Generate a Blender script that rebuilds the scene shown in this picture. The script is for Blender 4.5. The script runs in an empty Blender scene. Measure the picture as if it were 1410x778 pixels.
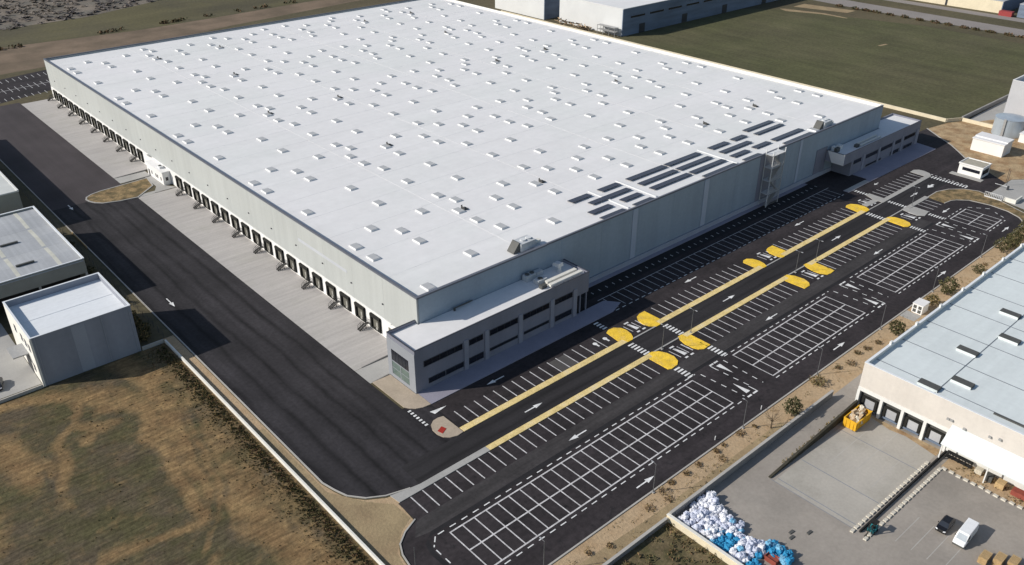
import bpy, math, random
from mathutils import Vector, noise
random.seed(7)
SUN,SKY,EXPO=4.0,.085,.15
R = math.radians
scene = bpy.context.scene
COL = scene.collection

# ------------------------------------------------------------------ helpers
class MB:
    """collects faces and links them as ONE mesh object"""
    def __init__(s): s.v=[]; s.f=[]; s.m=[]; s.mi=0
    def face(s, pts, mi=None):
        b=len(s.v); s.v+= [tuple(p) for p in pts]; s.f.append(tuple(range(b,b+len(pts)))); s.m.append(s.mi if mi is None else mi)
    def box(s,x0,y0,z0,x1,y1,z1,mi=None):
        if x0>x1:x0,x1=x1,x0
        if y0>y1:y0,y1=y1,y0
        if z0>z1:z0,z1=z1,z0
        b=len(s.v)
        s.v+=[(x0,y0,z0),(x1,y0,z0),(x1,y1,z0),(x0,y1,z0),(x0,y0,z1),(x1,y0,z1),(x1,y1,z1),(x0,y1,z1)]
        for q in ((3,2,1,0),(4,5,6,7),(0,1,5,4),(1,2,6,5),(2,3,7,6),(3,0,4,7)):
            s.f.append(tuple(b+i for i in q)); s.m.append(s.mi if mi is None else mi)
        return s
    def hexa(s,p,mi=None):
        b=len(s.v); s.v+=[tuple(x) for x in p]
        for q in ((3,2,1,0),(4,5,6,7),(0,1,5,4),(1,2,6,5),(2,3,7,6),(3,0,4,7)):
            s.f.append(tuple(b+i for i in q)); s.m.append(s.mi if mi is None else mi)
        return s
    def prism(s,poly,z0,z1,mi=None):
        a=sum(poly[i][0]*poly[(i+1)%len(poly)][1]-poly[(i+1)%len(poly)][0]*poly[i][1] for i in range(len(poly)))
        if a<0: poly=poly[::-1]
        n=len(poly); b=len(s.v)
        s.v+=[(x,y,z0) for x,y in poly]+[(x,y,z1) for x,y in poly]
        mm=s.mi if mi is None else mi
        s.f.append(tuple(b+n+i for i in range(n))); s.m.append(mm)
        s.f.append(tuple(b+n-1-i for i in range(n))); s.m.append(mm)
        for i in range(n):
            j=(i+1)%n; s.f.append((b+i,b+j,b+n+j,b+n+i)); s.m.append(mm)
        return s
    def sheet(s,poly,z,mi=None):
        a=sum(poly[i][0]*poly[(i+1)%len(poly)][1]-poly[(i+1)%len(poly)][0]*poly[i][1] for i in range(len(poly)))
        if a<0: poly=poly[::-1]
        s.face([(x,y,z) for x,y in poly],mi); return s
    def rect(s,x0,y0,x1,y1,z,mi=None):
        return s.sheet([(x0,y0),(x1,y0),(x1,y1),(x0,y1)],z,mi)
    def line(s,x0,y0,x1,y1,w,z,mi=None):
        dx,dy=x1-x0,y1-y0; L=math.hypot(dx,dy) or 1; nx,ny=-dy/L*w/2,dx/L*w/2
        return s.sheet([(x0+nx,y0+ny),(x0-nx,y0-ny),(x1-nx,y1-ny),(x1+nx,y1+ny)],z,mi)
    def tube(s,p0,p1,r0,r1=None,n=8,mi=None):
        r1=r0 if r1 is None else r1
        p0=Vector(p0);p1=Vector(p1);d=(p1-p0).normalized()
        u=d.orthogonal().normalized();w=d.cross(u);b=len(s.v)
        for p,r in((p0,r0),(p1,r1)):
            for i in range(n):
                a=2*math.pi*i/n; s.v.append(tuple(p+u*r*math.cos(a)+w*r*math.sin(a)))
        mm=s.mi if mi is None else mi
        for i in range(n):
            j=(i+1)%n; s.f.append((b+i,b+j,b+n+j,b+n+i)); s.m.append(mm)
        s.f.append(tuple(b+n-1-i for i in range(n))); s.m.append(mm)
        s.f.append(tuple(b+n+i for i in range(n))); s.m.append(mm)
        return s
    def build(s,name,mats,parent=None,smooth=False,loc=None,bevel=0):
        if not isinstance(mats,(list,tuple)): mats=[mats]
        off=Vector((0,0,0))
        if parent is not None:
            p=parent
            while p is not None: off+=p.location; p=p.parent
        if loc is not None: off+=Vector(loc)
        me=bpy.data.meshes.new(name)
        me.from_pydata([(x-off.x,y-off.y,z-off.z) for x,y,z in s.v],[],s.f)
        for m in mats: me.materials.append(m)
        me.polygons.foreach_set('material_index',s.m)
        if smooth: me.polygons.foreach_set('use_smooth',[True]*len(s.f))
        me.update()
        o=bpy.data.objects.new(name,me); COL.objects.link(o)
        if loc is not None: o.location=loc
        if parent is not None: o.parent=parent
        if bevel:
            md=o.modifiers.new('bevel','BEVEL'); md.width=bevel; md.segments=2; md.limit_method='ANGLE'
        return o

def tag(o,label,cat,group=None):
    o['label']=label; o['category']=cat
    if group: o['group']=group
    return o
def struct(o,kind='structure'):
    o['kind']=kind; return o
def empty(name,loc,label=None,cat=None,group=None,rz=0):
    o=bpy.data.objects.new(name,None); COL.objects.link(o); o.location=loc; o.rotation_euler=(0,0,rz)
    o.empty_display_size=.5
    if label: tag(o,label,cat,group)
    return o
def copy_tree(o,loc,label=None,rz=None,scale=None):
    def rec(a,par):
        c=a.copy(); COL.objects.link(c)
        if par is not None: c.parent=par
        for ch in KIDS.get(a,[]) if a in KIDS else [x for x in a.children]: rec(ch,c)
        return c
    c=rec(o,None); c.location=loc
    if label: c['label']=label
    if rz is not None: c.rotation_euler=(0,0,rz)
    if scale is not None: c.scale=(scale,)*3 if not isinstance(scale,tuple) else scale
    return c
KIDS={}
ORD=['first','second','third','fourth','fifth','sixth','seventh','eighth','ninth','tenth','eleventh','twelfth','thirteenth','fourteenth']

# ------------------------------------------------------------------ materials
def mat(name,c,rough=.85,var=.12,scale=.3,var2=.06,scale2=6.,bump=0,bscale=4.,metal=0,stretch=None,c2=None,mix2=None,spec=.3,streak=None,band=None):
    m=bpy.data.materials.new(name); m.use_nodes=True
    nt=m.node_tree; N=nt.nodes; L=nt.links
    bs=N['Principled BSDF']; bs.inputs['Roughness'].default_value=rough; bs.inputs['Metallic'].default_value=metal
    bs.inputs['Specular IOR Level'].default_value=spec
    tc=N.new('ShaderNodeTexCoord'); src=tc.outputs['Object']
    def nz(sc,det=6,st=None,rgh=.6):
        n=N.new('ShaderNodeTexNoise'); n.inputs['Scale'].default_value=sc; n.inputs['Detail'].default_value=det; n.inputs['Roughness'].default_value=rgh
        if st:
            mp=N.new('ShaderNodeMapping'); mp.inputs['Scale'].default_value=st; L.new(src,mp.inputs[0]); L.new(mp.outputs[0],n.inputs['Vector'])
        else: L.new(src,n.inputs['Vector'])
        return n.outputs['Fac']
    def rng(fac,a,b,lo=.3,hi=.7):
        r=N.new('ShaderNodeMapRange'); r.inputs[1].default_value=lo; r.inputs[2].default_value=hi; r.inputs[3].default_value=a; r.inputs[4].default_value=b
        L.new(fac,r.inputs[0]); return r.outputs[0]
    base=None
    rgb=N.new('ShaderNodeRGB'); rgb.outputs[0].default_value=(*c,1); colr=rgb.outputs[0]
    if c2 is not None:
        mx=N.new('ShaderNodeMix'); mx.data_type='RGBA'; L.new(rng(nz(mix2[0],8),0,1,mix2[1],mix2[2]),mx.inputs[0]); L.new(colr,mx.inputs[6]); mx.inputs[7].default_value=(*c2,1); colr=mx.outputs[2]
    f=rng(nz(scale,6,stretch),1-var,1+var)
    f2=rng(nz(scale2,3),1-var2,1+var2)
    mu=N.new('ShaderNodeMath'); mu.operation='MULTIPLY'; L.new(f,mu.inputs[0]); L.new(f2,mu.inputs[1]); fac=mu.outputs[0]
    if streak:
        f3=rng(nz(streak[0],4,streak[1]),1-streak[2],1+streak[2])
        m3=N.new('ShaderNodeMath'); m3.operation='MULTIPLY'; L.new(fac,m3.inputs[0]); L.new(f3,m3.inputs[1]); fac=m3.outputs[0]
    if band:
        ax,per,off,hw,dep=band
        sx=N.new('ShaderNodeSeparateXYZ'); L.new(src,sx.inputs[0])
        def mth(op,a,b):
            q=N.new('ShaderNodeMath'); q.operation=op
            for i,v in enumerate((a,b)):
                if isinstance(v,(int,float)): q.inputs[i].default_value=v
                else: L.new(v,q.inputs[i])
            return q.outputs[0]
        p=mth('ADD',sx.outputs[ax],rng(nz(.06,3),-.6,.6)); p=mth('DIVIDE',mth('SUBTRACT',p,off),per); p=mth('ABSOLUTE',mth('SUBTRACT',mth('FRACT',p,0),.5),0)
        dk=rng(p,1.,0.,0.,hw/per); dk=mth('MULTIPLY',dk,rng(nz(.09,4),.35,1.)); m4=mth('SUBTRACT',1.,mth('MULTIPLY',dk,dep)); fac=mth('MULTIPLY',fac,m4)
    vm=N.new('ShaderNodeVectorMath'); vm.operation='SCALE'; L.new(colr,vm.inputs[0]); L.new(fac,vm.inputs['Scale'])
    L.new(vm.outputs[0],bs.inputs['Base Color'])
    if bump:
        b=N.new('ShaderNodeBump'); b.inputs['Strength'].default_value=bump; b.inputs['Distance'].default_value=.3
        L.new(nz(bscale,8),b.inputs['Height']); L.new(b.outputs[0],bs.inputs['Normal'])
    return m
M={}
def defm(n,*a,**k): M[n]=mat(n,*a,**k)
defm('asphalt_dock',(0.031,0.0285,0.0315),.85,.34,.07,.22,1.3,streak=(1.,(.42,.008,.1),.30),spec=.25,band=(0,4.45,-31.6,.85,.72))
defm('asphalt_far',(0.06072,0.0522,0.0551),.9,.2,.05,.10,2.5,streak=(1.,(.3,.01,.1),.12),spec=.25)
defm('asphalt_lot',(0.033,0.0276,0.02976),.85,.30,.09,.24,1.1,streak=(1.,(.012,.35,.1),.22),spec=.25,c2=(.017,.0155,.017),mix2=(.5,.57,.70))
defm('asphalt_lane',(0.028,0.026,0.028),.85,.2,.06,.12,2.,streak=(1.,(.012,.5,.1),.28),spec=.25,band=(1,2.9,-30.1,.6,.4))
defm('asphalt_aisle',(.046,.042,.043),.9,.26,.08,.2,1.4,streak=(1.,(.02,.7,.1),.32))
defm('asphalt_seam_and_shade',(.018,.017,.019),.85,.3,.2,.1,2.)  # dark tone for paving seams and for the painted shade at the front wall
defm('asphalt_pale',(.085,.080,.078),.9,.15,.2,.1,2.5)
defm('concrete_apron',(0.43,0.4074,0.3906),.9,.09,.05,.06,2.,streak=(1.,(.06,1.1,.1),.10),c2=(.36,.345,.32),mix2=(.10,.5,.72))
defm('concrete',(0.3784,0.3698,0.3526),.9,.10,.15,.06,3.)
defm('concrete_kerb',(.42,.40,.37),.9,.10,.3,.06,3.)
defm('concrete_yard',(0.3149,0.2835,0.2494),.9,.12,.06,.07,1.5,streak=(1.,(.15,.15,.1),.08),c2=(.245,.225,.20),mix2=(.07,.52,.78))
defm('concrete_pit',(0.4074,0.38,0.3375),.9,.12,.08,.06,2.,c2=(.33,.31,.27),mix2=(.12,.5,.72))
defm('plaza',(0.2772,0.2688,0.3268),.85,.08,.2,.05,3.)
defm('sand_pave',(0.414,0.3432,0.2666),.9,.12,.25,.08,3.)
defm('paint_white',(.74,.74,.73),.7,.26,.9,.2,5.)
defm('paint_stall',(0.58,0.565,0.565),.7,.30,.8,.25,4.)
defm('yellow_bulb',(0.88,0.58,0.055),.8,.16,.5,.14,3.,c2=(.74,.50,.12),mix2=(.6,.5,.7),bump=.3)
defm('yellow_strip',(0.777,0.6048,0.27),.85,.2,.4,.14,3.,c2=(.62,.52,.33),mix2=(.4,.5,.7),bump=.3)
defm('red_paint',(.35,.03,.02),.7)
defm('dirt_verge',(0.47,0.345,0.215),.95,.22,.25,.15,2.,bump=.4,bscale=2.,c2=(.33,.23,.135),mix2=(.25,.45,.66))
defm('dirt_island',(.285,.20,.10),.95,.28,.35,.22,2.,bump=.5,bscale=2.,c2=(.13,.10,.05),mix2=(.38,.42,.58))
defm('dirt_pale',(0.32,0.2442,0.1426),.95,.18,.2,.12,2.,bump=.3,bscale=2.,c2=(.30,.22,.13),mix2=(.16,.45,.65))
defm('meadow',(.086,.086,.038),.95,.16,.05,.2,.7,c2=(.096,.088,.046),mix2=(.018,.4,.65),streak=(1.,(.15,.02,.1),.16),bump=.3,bscale=1.)
defm('base_ground',(0.1125,0.0924,0.0527),.95,.25,.02,.2,.6,c2=(.085,.075,.042),mix2=(.012,.4,.6))
defm('sand_road',(.205,.15,.105),.95,.15,.04,.12,.8,stretch=(.3,1.4,1),c2=(.14,.105,.072),mix2=(.05,.40,.6))
defm('olive_far',(0.1105,0.09775,0.048),.95,.2,.03,.2,.7,stretch=(.3,1.6,1),c2=(.085,.075,.045),mix2=(.02,.4,.6))
defm('scrub_soil',(0.185,0.155,0.125),.95,.3,.05,.2,.6,c2=(.14,.13,.11),mix2=(.04,.42,.6))
defm('far_road',(.26,.235,.22),.9,.1,.05,.08,1.)
# buildings
defm('roof_white',(.76,.75,.75),.75,.03,.02,.03,.5,c2=(.715,.72,.71),mix2=(.025,.45,.65),streak=(1.,(.012,.25,.1),.03))
defm('roof_lap',(.73,.725,.725),.75,.05,.05,.04,.6)
defm('roof_white_cap',(.60,.60,.62),.6,.06,.6)
defm('coping',(0.13,0.14,0.17),.5,.06,1.)
defm('coping_dark',(.055,.06,.078),.5,.1,1.)
defm('office_pilaster',(.275,.285,.34),.7,.08,.3)
defm('dirt_sand',(.43,.315,.185),.95,.2,.3,.2,2.,bump=.4,bscale=2.,c2=(.30,.19,.10),mix2=(.22,.42,.62))
defm('coping_sunlit',(.80,.78,.72),.6,.05,1.)  # sunlit look of the right-hand parapet put into the colour
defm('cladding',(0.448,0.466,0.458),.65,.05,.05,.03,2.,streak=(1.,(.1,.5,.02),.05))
defm('cladding_strip',(.50,.52,.56),.6,.05,.2)
defm('dock_white',(.80,.79,.77),.7,.05,.2,.03,3.)
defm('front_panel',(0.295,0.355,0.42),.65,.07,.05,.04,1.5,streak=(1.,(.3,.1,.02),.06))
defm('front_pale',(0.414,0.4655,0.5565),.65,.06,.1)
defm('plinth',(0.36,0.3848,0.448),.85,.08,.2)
defm('office_panel',(0.215,0.222,0.27),.7,.07,.15,.05,3.,streak=(1.,(.35,.1,.03),.07))
defm('office_end',(0.27,0.285,0.315),.7,.05,.2,.03,3.)
defm('glass_dark',(0.012,0.014,0.022),.15,.2,.5,spec=.5)
defm('glass_reflection',(.10,.14,.13),.12,.3,.3,spec=.5)  # lighter colour carries the reflection in the lower end glazing
defm('frame_grey',(0.04,0.043,0.05),.5)
defm('dock_rubber',(.018,.018,.016),.9,.15,1.)
defm('dock_door',(.13,.125,.105),.7,.15,.5)
defm('door_light',(.34,.33,.30),.6,.15,.5)
defm('galv',(.36,.36,.36),.5,.1,2.,metal=.2)
defm('stair_dark',(.075,.073,.07),.8,.2,2.)
defm('steel_white',(.66,.67,.68),.5,.05,2.)
defm('hvac_grey',(.50,.52,.54),.5,.1,1.)
defm('hvac_dark',(.09,.09,.085),.6,.15,1.)
defm('duct',(.72,.70,.64),.5,.06,1.)
defm('skylight_lid',(0.47,0.475,0.48),.45,.05,.4)
defm('skylight_curb',(0.74,0.74,0.74),.6,.04,.5)
defm('vent_dark',(0.07,0.07,0.07),.7,.15,1.)
defm('solar',(0.0396,0.0396,0.0608),.25,.15,.7,spec=.5)
defm('wall_bright',(.74,.72,.66),.85,.08,.3,.05,3.)
defm('wall_cream',(.70,.62,.46),.85,.08,.3,.05,3.)
defm('wall_grey_block',(.30,.29,.28),.9,.12,.4,.06,3.)
defm('wall_verge',(.26,.25,.24),.9,.12,.4)
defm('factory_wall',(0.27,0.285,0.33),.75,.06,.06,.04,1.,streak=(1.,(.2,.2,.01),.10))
defm('factory_strip',(.33,.35,.40),.7,.06,.1)  # tone of the painted reflection on the factory front, also of the downpipes
defm('hedge_dark',(.055,.05,.036),.95,.3,.8)
defm('brush_soil',(.155,.12,.066),.95,.3,.3,.2,2.,bump=.4,bscale=2.,c2=(.085,.075,.035),mix2=(.35,.42,.58))
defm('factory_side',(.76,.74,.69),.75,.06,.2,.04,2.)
defm('factory_roof',(.74,.765,.79),.6,.04,.06,.03,1.,streak=(1.,(.02,1.2,.1),.03))
defm('metal_roof',(.40,.41,.425),.6,.09,.1,.05,2.,streak=(1.,(1.2,.02,.1),.08))
defm('translucent_strip',(.56,.55,.48),.6,.12,.3)
defm('shed_fascia',(.30,.295,.255),.75,.1,.2)
defm('pale_roof',(.60,.61,.585),.6,.07,.1,streak=(1.,(.03,.6,.1),.06))
defm('inside_dark',(.03,.028,.027),.9)
defm('depot_wall',(0.616,0.5735,0.5275),.8,.05,.1,.04,1.5,streak=(1.,(.1,.4,.01),.04))
defm('depot_white',(0.7,0.7,0.68),.8,.05,.3)
defm('depot_roof',(0.654,0.6996,0.7),.65,.05,.06,.03,1.,streak=(1.,(.02,.5,.1),.04))
defm('seam_grey',(.22,.24,.27),.6)
defm('far_wall_white',(0.648,0.657,0.657),.75,.05,.1)
defm('far_wall_blue',(.15,.19,.26),.6,.12,.06,streak=(1.,(.05,.05,.4),.2))
defm('dock_seal_and_shade',(.075,.075,.072),.9,.2,.8)  # dark tone painted in for the shade inside the depot dock recesses
defm('silo_wall',(.47,.475,.50),.75,.08,.08)
defm('tank_metal',(.42,.48,.54),.35,.1,.3,metal=.3)
defm('roof_gravel',(.40,.37,.30),.9,.15,.8)
defm('crimson',(.30,.05,.05),.5)
# objects
defm('car_black',(.012,.012,.014),.22,.1,1.,spec=.6)
defm('car_white',(.80,.81,.82),.3,.03,1.,spec=.5)
defm('car_glass',(.03,.035,.045),.08,spec=.6)
defm('screen_sheen',(.42,.46,.50),.12,spec=.6)  # pale colour holds the sun sheen on the van windscreen
defm('tyre',(.012,.012,.012),.9)
defm('rim',(.4,.4,.42),.4,metal=.6)
defm('headlight',(.75,.76,.78),.15)
defm('lamp_red',(.3,.01,.01),.3)
defm('skip_yellow',(.72,.40,.025),.6,.15,.8,.1,4.)
defm('cardboard',(.46,.34,.22),.9,.2,1.,.15,4.)
defm('cardboard_pale',(.60,.55,.45),.9,.2,1.,.15,4.)
defm('pallet_wood',(.50,.35,.18),.9,.2,1.5,.15,6.)
defm('teal',(.02,.17,.20),.5,.1,1.)
defm('block_pale',(.60,.56,.48),.9,.15,1.,.1,4.)
defm('bag_white',(.74,.75,.80),.8,.10,1.2,.1,5.)
defm('bag_grey',(.58,.61,.72),.8,.12,1.2,.1,5.)
defm('bag_blue',(.03,.26,.48),.75,.2,1.2,.15,5.)
defm('bag_pale_blue',(.18,.42,.60),.75,.2,1.2,.15,5.)
defm('rust',(.28,.07,.05),.8,.2,1.)
defm('black_line',(.02,.02,.02),.9)
defm('bark',(.10,.075,.05),.95,.2,3.)
defm('leaf_dark',(0.055,0.058,0.024),.8,.35,.9)
defm('leaf_mid',(0.125,0.11,0.05),.8,.35,.9)
defm('leaf_dry',(0.23,0.165,0.07),.9,.3,.9)
defm('leaf_brown',(0.17,0.105,0.06),.9,.3,.9)
defm('leaf_blue',(0.12,0.105,0.1),.9,.3,.5)
defm('leaf_ash',(0.25,0.21,0.175),.9,.3,.5)
defm('pole_grey',(0.16,0.165,0.175),.5,metal=.3)
defm('lamp_head',(0.4,0.41,0.43),.5)
# left field: two soils mixed by a ground-type attribute
def field_mat():
    m=bpy.data.materials.new('rough_field'); m.use_nodes=True; nt=m.node_tree; N=nt.nodes; L=nt.links
    bs=N['Principled BSDF']; bs.inputs['Roughness'].default_value=.95; bs.inputs['Specular IOR Level'].default_value=.1
    tc=N.new('ShaderNodeTexCoord'); at=N.new('ShaderNodeAttribute'); at.attribute_name='straw'
    def nz(sc,det,st=None):
        n=N.new('ShaderNodeTexNoise'); n.inputs['Scale'].default_value=sc; n.inputs['Detail'].default_value=det; n.inputs['Roughness'].default_value=.65
        if st:
            mp=N.new('ShaderNodeMapping'); mp.inputs['Scale'].default_value=st; mp.inputs['Rotation'].default_value=(0,0,.5); L.new(tc.outputs['Object'],mp.inputs[0]); L.new(mp.outputs[0],n.inputs['Vector'])
        else: L.new(tc.outputs['Object'],n.inputs['Vector'])
        return n.outputs['Fac']
    def rr(f,lo,hi,a,b):
        r=N.new('ShaderNodeMapRange'); r.inputs[1].default_value=lo; r.inputs[2].default_value=hi; r.inputs[3].default_value=a; r.inputs[4].default_value=b; L.new(f,r.inputs[0]); return r.outputs[0]
    ad=N.new('ShaderNodeMath'); ad.operation='ADD'; L.new(at.outputs['Fac'],ad.inputs[0]); L.new(rr(nz(.35,11),.25,.75,-.55,.55),ad.inputs[1])
    fac=rr(ad.outputs[0],.0,1.05,0,1)
    def mixc(f,a,b):
        x=N.new('ShaderNodeMix'); x.data_type='RGBA'; L.new(f,x.inputs[0])
        for i,c in((6,a),(7,b)):
            if isinstance(c,tuple): x.inputs[i].default_value=(*c,1)
            else: L.new(c,x.inputs[i])
        return x.outputs[2]
    dark=mixc(rr(nz(.12,6),.4,.62,0,1),(.086,.078,.040),(.100,.080,.054))
    tan=mixc(rr(nz(.22,7),.4,.62,0,1),(.265,.178,.088),(.19,.122,.062))
    colr=mixc(fac,dark,tan)
    g=N.new('ShaderNodeMath'); g.operation='MULTIPLY'; L.new(rr(nz(1.6,7),.3,.7,.76,1.24),g.inputs[0]); L.new(rr(nz(.9,7,(.25,1.9,1)),.3,.7,.62,1.38),g.inputs[1])
    v=N.new('ShaderNodeVectorMath'); v.operation='SCALE'; L.new(colr,v.inputs[0]); L.new(g.outputs[0],v.inputs['Scale']); L.new(v.outputs[0],bs.inputs['Base Color'])
    b=N.new('ShaderNodeBump'); b.inputs['Strength'].default_value=.55; b.inputs['Distance'].default_value=.35; L.new(nz(.9,9),b.inputs['Height']); L.new(b.outputs[0],bs.inputs['Normal'])
    return m
M['rough_field']=field_mat()
# ------------------------------------------------------------------ ground, roads, pavements
def sheet_obj(name,m,polys,z):
    b=MB()
    for p in polys: b.sheet(p,z)
    return struct(b.build(name,M[m]))
def rc(x0,y0,x1,y1): return [(x0,y0),(x1,y0),(x1,y1),(x0,y1)]
def kerb(b,pts,w=.25,h=.13,closed=False):
    n=len(pts)
    for i in range(n if closed else n-1):
        (x0,y0),(x1,y1)=pts[i],pts[(i+1)%n]
        dx,dy=x1-x0,y1-y0;L=math.hypot(dx,dy); nx,ny=-dy/L*w/2,dx/L*w/2; ex,ey=dx/L*w*.45,dy/L*w*.45
        zz=h+.002*(i%2)
        b.prism([(x0+nx-ex,y0+ny-ey),(x0-nx-ex,y0-ny-ey),(x1-nx+ex,y1-ny+ey),(x1+nx+ex,y1+ny+ey)],-.02,zz)
def arc(cx,cy,r,a0,a1,n=10):
    return [(cx+r*math.cos(R(a0+(a1-a0)*i/n)),cy+r*math.sin(R(a0+(a1-a0)*i/n))) for i in range(n+1)]

sheet_obj('ground','base_ground',[rc(-1500,-1500,2500,2800)],-.016)
sheet_obj('meadow','meadow',[[(240.5,-3),(246,-6),(290,-5.4),(320,-5.2),(352,-5),(385,6),(388,30),(389,75),(379,112),(370,150),(352,166),(247,166),(241,160)]],-.008)
sheet_obj('dirt_track','dirt_pale',[[(369,152),(366,146),(374,128),(374.5,113),(376,113),(377.5,128),(371,150)],[(330,70),(336,69),(336.5,70.5),(330.5,71.4)],[(380,150),(388,120),(397,120),(392,150)]],-.004)
sheet_obj('sand_road','sand_road',[[(-60,296),(12,299),(60,309),(110,320),(190,331),(300,338),(300,356),(190,350),(110,344),(70,342),(6,349),(-60,345)]],-.008)
sheet_obj('rough_meadow','olive_far',[[(-60,345.5),(6,349.5),(70,342.5),(110,344.5),(190,350.5),(300,356.5),(330,420),(120,415),(60,392),(-80,384)]],-.010)
sheet_obj('scrub_ground','scrub_soil',[[(-120,384.5),(60,392.5),(120,415.5),(330,420.5),(330,640),(-120,640)]],-.009)
# perimeter road top right
sheet_obj('far_road','far_road',[[(402,-80),(419,-80),(421,132),(430,240),(414,240),(404,132)],[(437,-80),(447,-80),(447,240),(439,240)]],-.006)
# main site asphalt
OUT=[(166.8,-31),(172.6,-30.9),(177.4,-32.5),(181,-35.6),(182.7,-39.3),(181.4,-43.8),(178.1,-51),(176,-55.5)]
INN=[(166,-36.4),(169,-36.8),(171,-37.8),(173.5,-40.4),(174.6,-46),(174,-51.2),(172,-55.1),(169.3,-57.6)]
sheet_obj('dock_road','asphalt_dock',[[(-34.6,133),(-34.6,-18.6),(-33.9,-21.6),(-33.1,-24.1),(-31,-26.7),(-28.1,-28.5),(-22,-30),(-7,-30),(-7,-12.5),(-12.1,-10.5),(-12.1,133)]],-.008)
sheet_obj('service_road','asphalt_far',[[(-34.6,133),(-12.1,133),(-12.1,250),(-34.6,250)],[(192,0),(240,22),(240,252),(192,252)]],-.008)
LEFT=[(-27.6,-31.4),(-27.7,-36.3),(-30.5,-37.5),(-32.6,-39.1),(-33.6,-41.2),(-34.1,-44),(-34.0,-50),(-32,-55),(-28,-58)]
lot=LEFT+[(168,-58)]+INN[::-1]+[(166,-31)]+OUT[:5]+[(183,-42),(196,-42),(203,-31.8),(208.6,-23.7),(217.1,-15.4),(227.8,-1.9),(192,0),(-7,0),(-7,-31.4)]
sheet_obj('parking_lot','asphalt_lot',[lot],-.004)
sheet_obj('access_road','asphalt_lane',[rc(-22,-30.0,183,-24.2)],0)
sheet_obj('parking_aisle','asphalt_aisle',[[(-30,-39.6),(-28,-37),(-26.5,-36.6),(150,-36.6),(150,-40.1),(-27.5,-40.1)]],0)
sheet_obj('paving_seam','asphalt_seam_and_shade',[[(-28.5,-41.0),(-27.2,-40.15),(150,-40.15),(150,-40.95),(-27,-40.95)],[(-28.6,-41.05),(-29.6,-41.9),(-30.2,-44),(-30,-51),(-29.2,-51),(-29.4,-44.2),(-28.9,-42.4)]],0)
sheet_obj('wall_shade_strip','asphalt_seam_and_shade',[rc(45.5,-5.6,149,-1.65)],.002)  # dark sheet on plain asphalt: facade shade put into the colour
sheet_obj('pale_asphalt_area','asphalt_pale',[[(20.4,-18.2),(25.0,-18.2),(25.4,-22.4),(20.4,-22.4)]],0)  # paler area of asphalt among the bays
sheet_obj('staff_parking','asphalt_lot',[[(-40,247.5),(12,262),(12,294),(-40,284)]],-.006)
sheet_obj('dock_apron','concrete_apron',[rc(-12.1,6.5,0,126),rc(-12.1,146,0,247.5)],-.004)
sheet_obj('dock_ramp','concrete',[rc(-12.1,.6,-7.2,6.4),rc(-7.2,.95,-.0,6.4),rc(-12.1,140.6,-2.4,145.9),rc(-12.1,126.1,-5,128.0)],-.002)
# kerbs round the site
b=MB()
kerb(b,[(-34.6,250),(-34.6,-18.6),(-33.9,-21.6),(-33.1,-24.1),(-31,-26.7),(-28.1,-28.5),(-24,-29.7)],.28)
kerb(b,LEFT[1:],.25); kerb(b,[(-28,-58.05),(168,-58.05)],.3); kerb(b,INN,.25); kerb(b,OUT,.3)
kerb(b,[(227.8,-1.9),(222,-9),(217.1,-15.4),(212.5,-20),(208.6,-23.7),(203,-31.8)],.35,.12)
struct(b.build('kerb',M['concrete_kerb']))
# plazas in front of both office blocks (raised pavements)
b=MB()
b.prism([(-6.9,-8.3),(48,-8.3),(50.5,-11.5),(46,-13.2),(-6.9,-13.2)],-.02,.12)
struct(b.build('pavement',M['plaza']))
b=MB()
b.prism([(-11.6,.5),(-11.6,-10.4)]+[(-11.0,-11.5),(-10.1,-12.4),(-8.8,-13.0),(-7.0,-13.19)]+[(-6.92,-8.7),(-7.3,-8.7),(-7.3,.5)],-.02,.125)
struct(b.build('pavement',M['sand_pave']))
b=MB()
b.prism([(151.8,-13.4),(165,-13.4),(209,-13.8),(210.2,-6.0),(166,-4.5),(166,-11.8),(151.8,-11.6)],-.02,.12)
b.prism([(45,-1.6),(148,-1.6),(148,-.1),(45,-.1)],-.02,.12)
struct(b.build('pavement',M['plaza']))
b=MB(); b.rect(152,-13.35,164.6,-11.65,.126); struct(b.build('pavement',M['concrete']))
# verges
sheet_obj('verge','dirt_verge',[[(-28,-58.2),(-31,-56),(-33.9,-51),(-34.4,-44),(-33.9,-41),(-32.8,-39),(-30.6,-37.3),(-27.9,-36.4),(-27.5,-31.6),(-24.5,-30.2),(-28.4,-28.9),(-31.3,-27),(-33.5,-24.2),(-34.3,-21.5),(-34.9,-18.6),(-34.9,45),(-37.2,45),(-37.2,-64.2),(170,-64.2),(170,-58.2)]],-.010)
sheet_obj('verge','dirt_pale',[[(-30,-58.5),(-34.3,-52),(-34.9,-44),(-34,-40.3),(-30.8,-37),(-28,-35.5),(-28.2,-31),(-31.3,-27.6),(-35.2,-21),(-35.2,2),(-36.9,2),(-36.9,-62),(-12,-63.8),(40,-63.8),(40,-62),(2,-61.8),(-14,-61)]],-.006)
b=MB(); b.prism([(x,y) for x,y in OUT]+[(174.5,-57.4),(169.6,-57.8)]+INN[::-1][1:],-.02,.10); struct(b.build('verge',M['dirt_island']))
sheet_obj('dirt_lot','dirt_sand',[[(227.8,-2),(240,-4),(246,-7),(262,-13),(262,-60),(225,-60),(200,-42),(196,-42),(203,-31.8),(208.6,-23.7),(217.1,-15.4)]],-.003)
sheet_obj('gate_pavement','concrete',[[(183,-42.2),(200,-42.2),(206,-47),(196,-56),(178.6,-55.5),(180,-50),(182.4,-44)]],-.001)
sheet_obj('yard','concrete',[[(246,-7.5),(290,-6.5),(300,-16),(262,-16),(246,-9)]],-.002)
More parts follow.
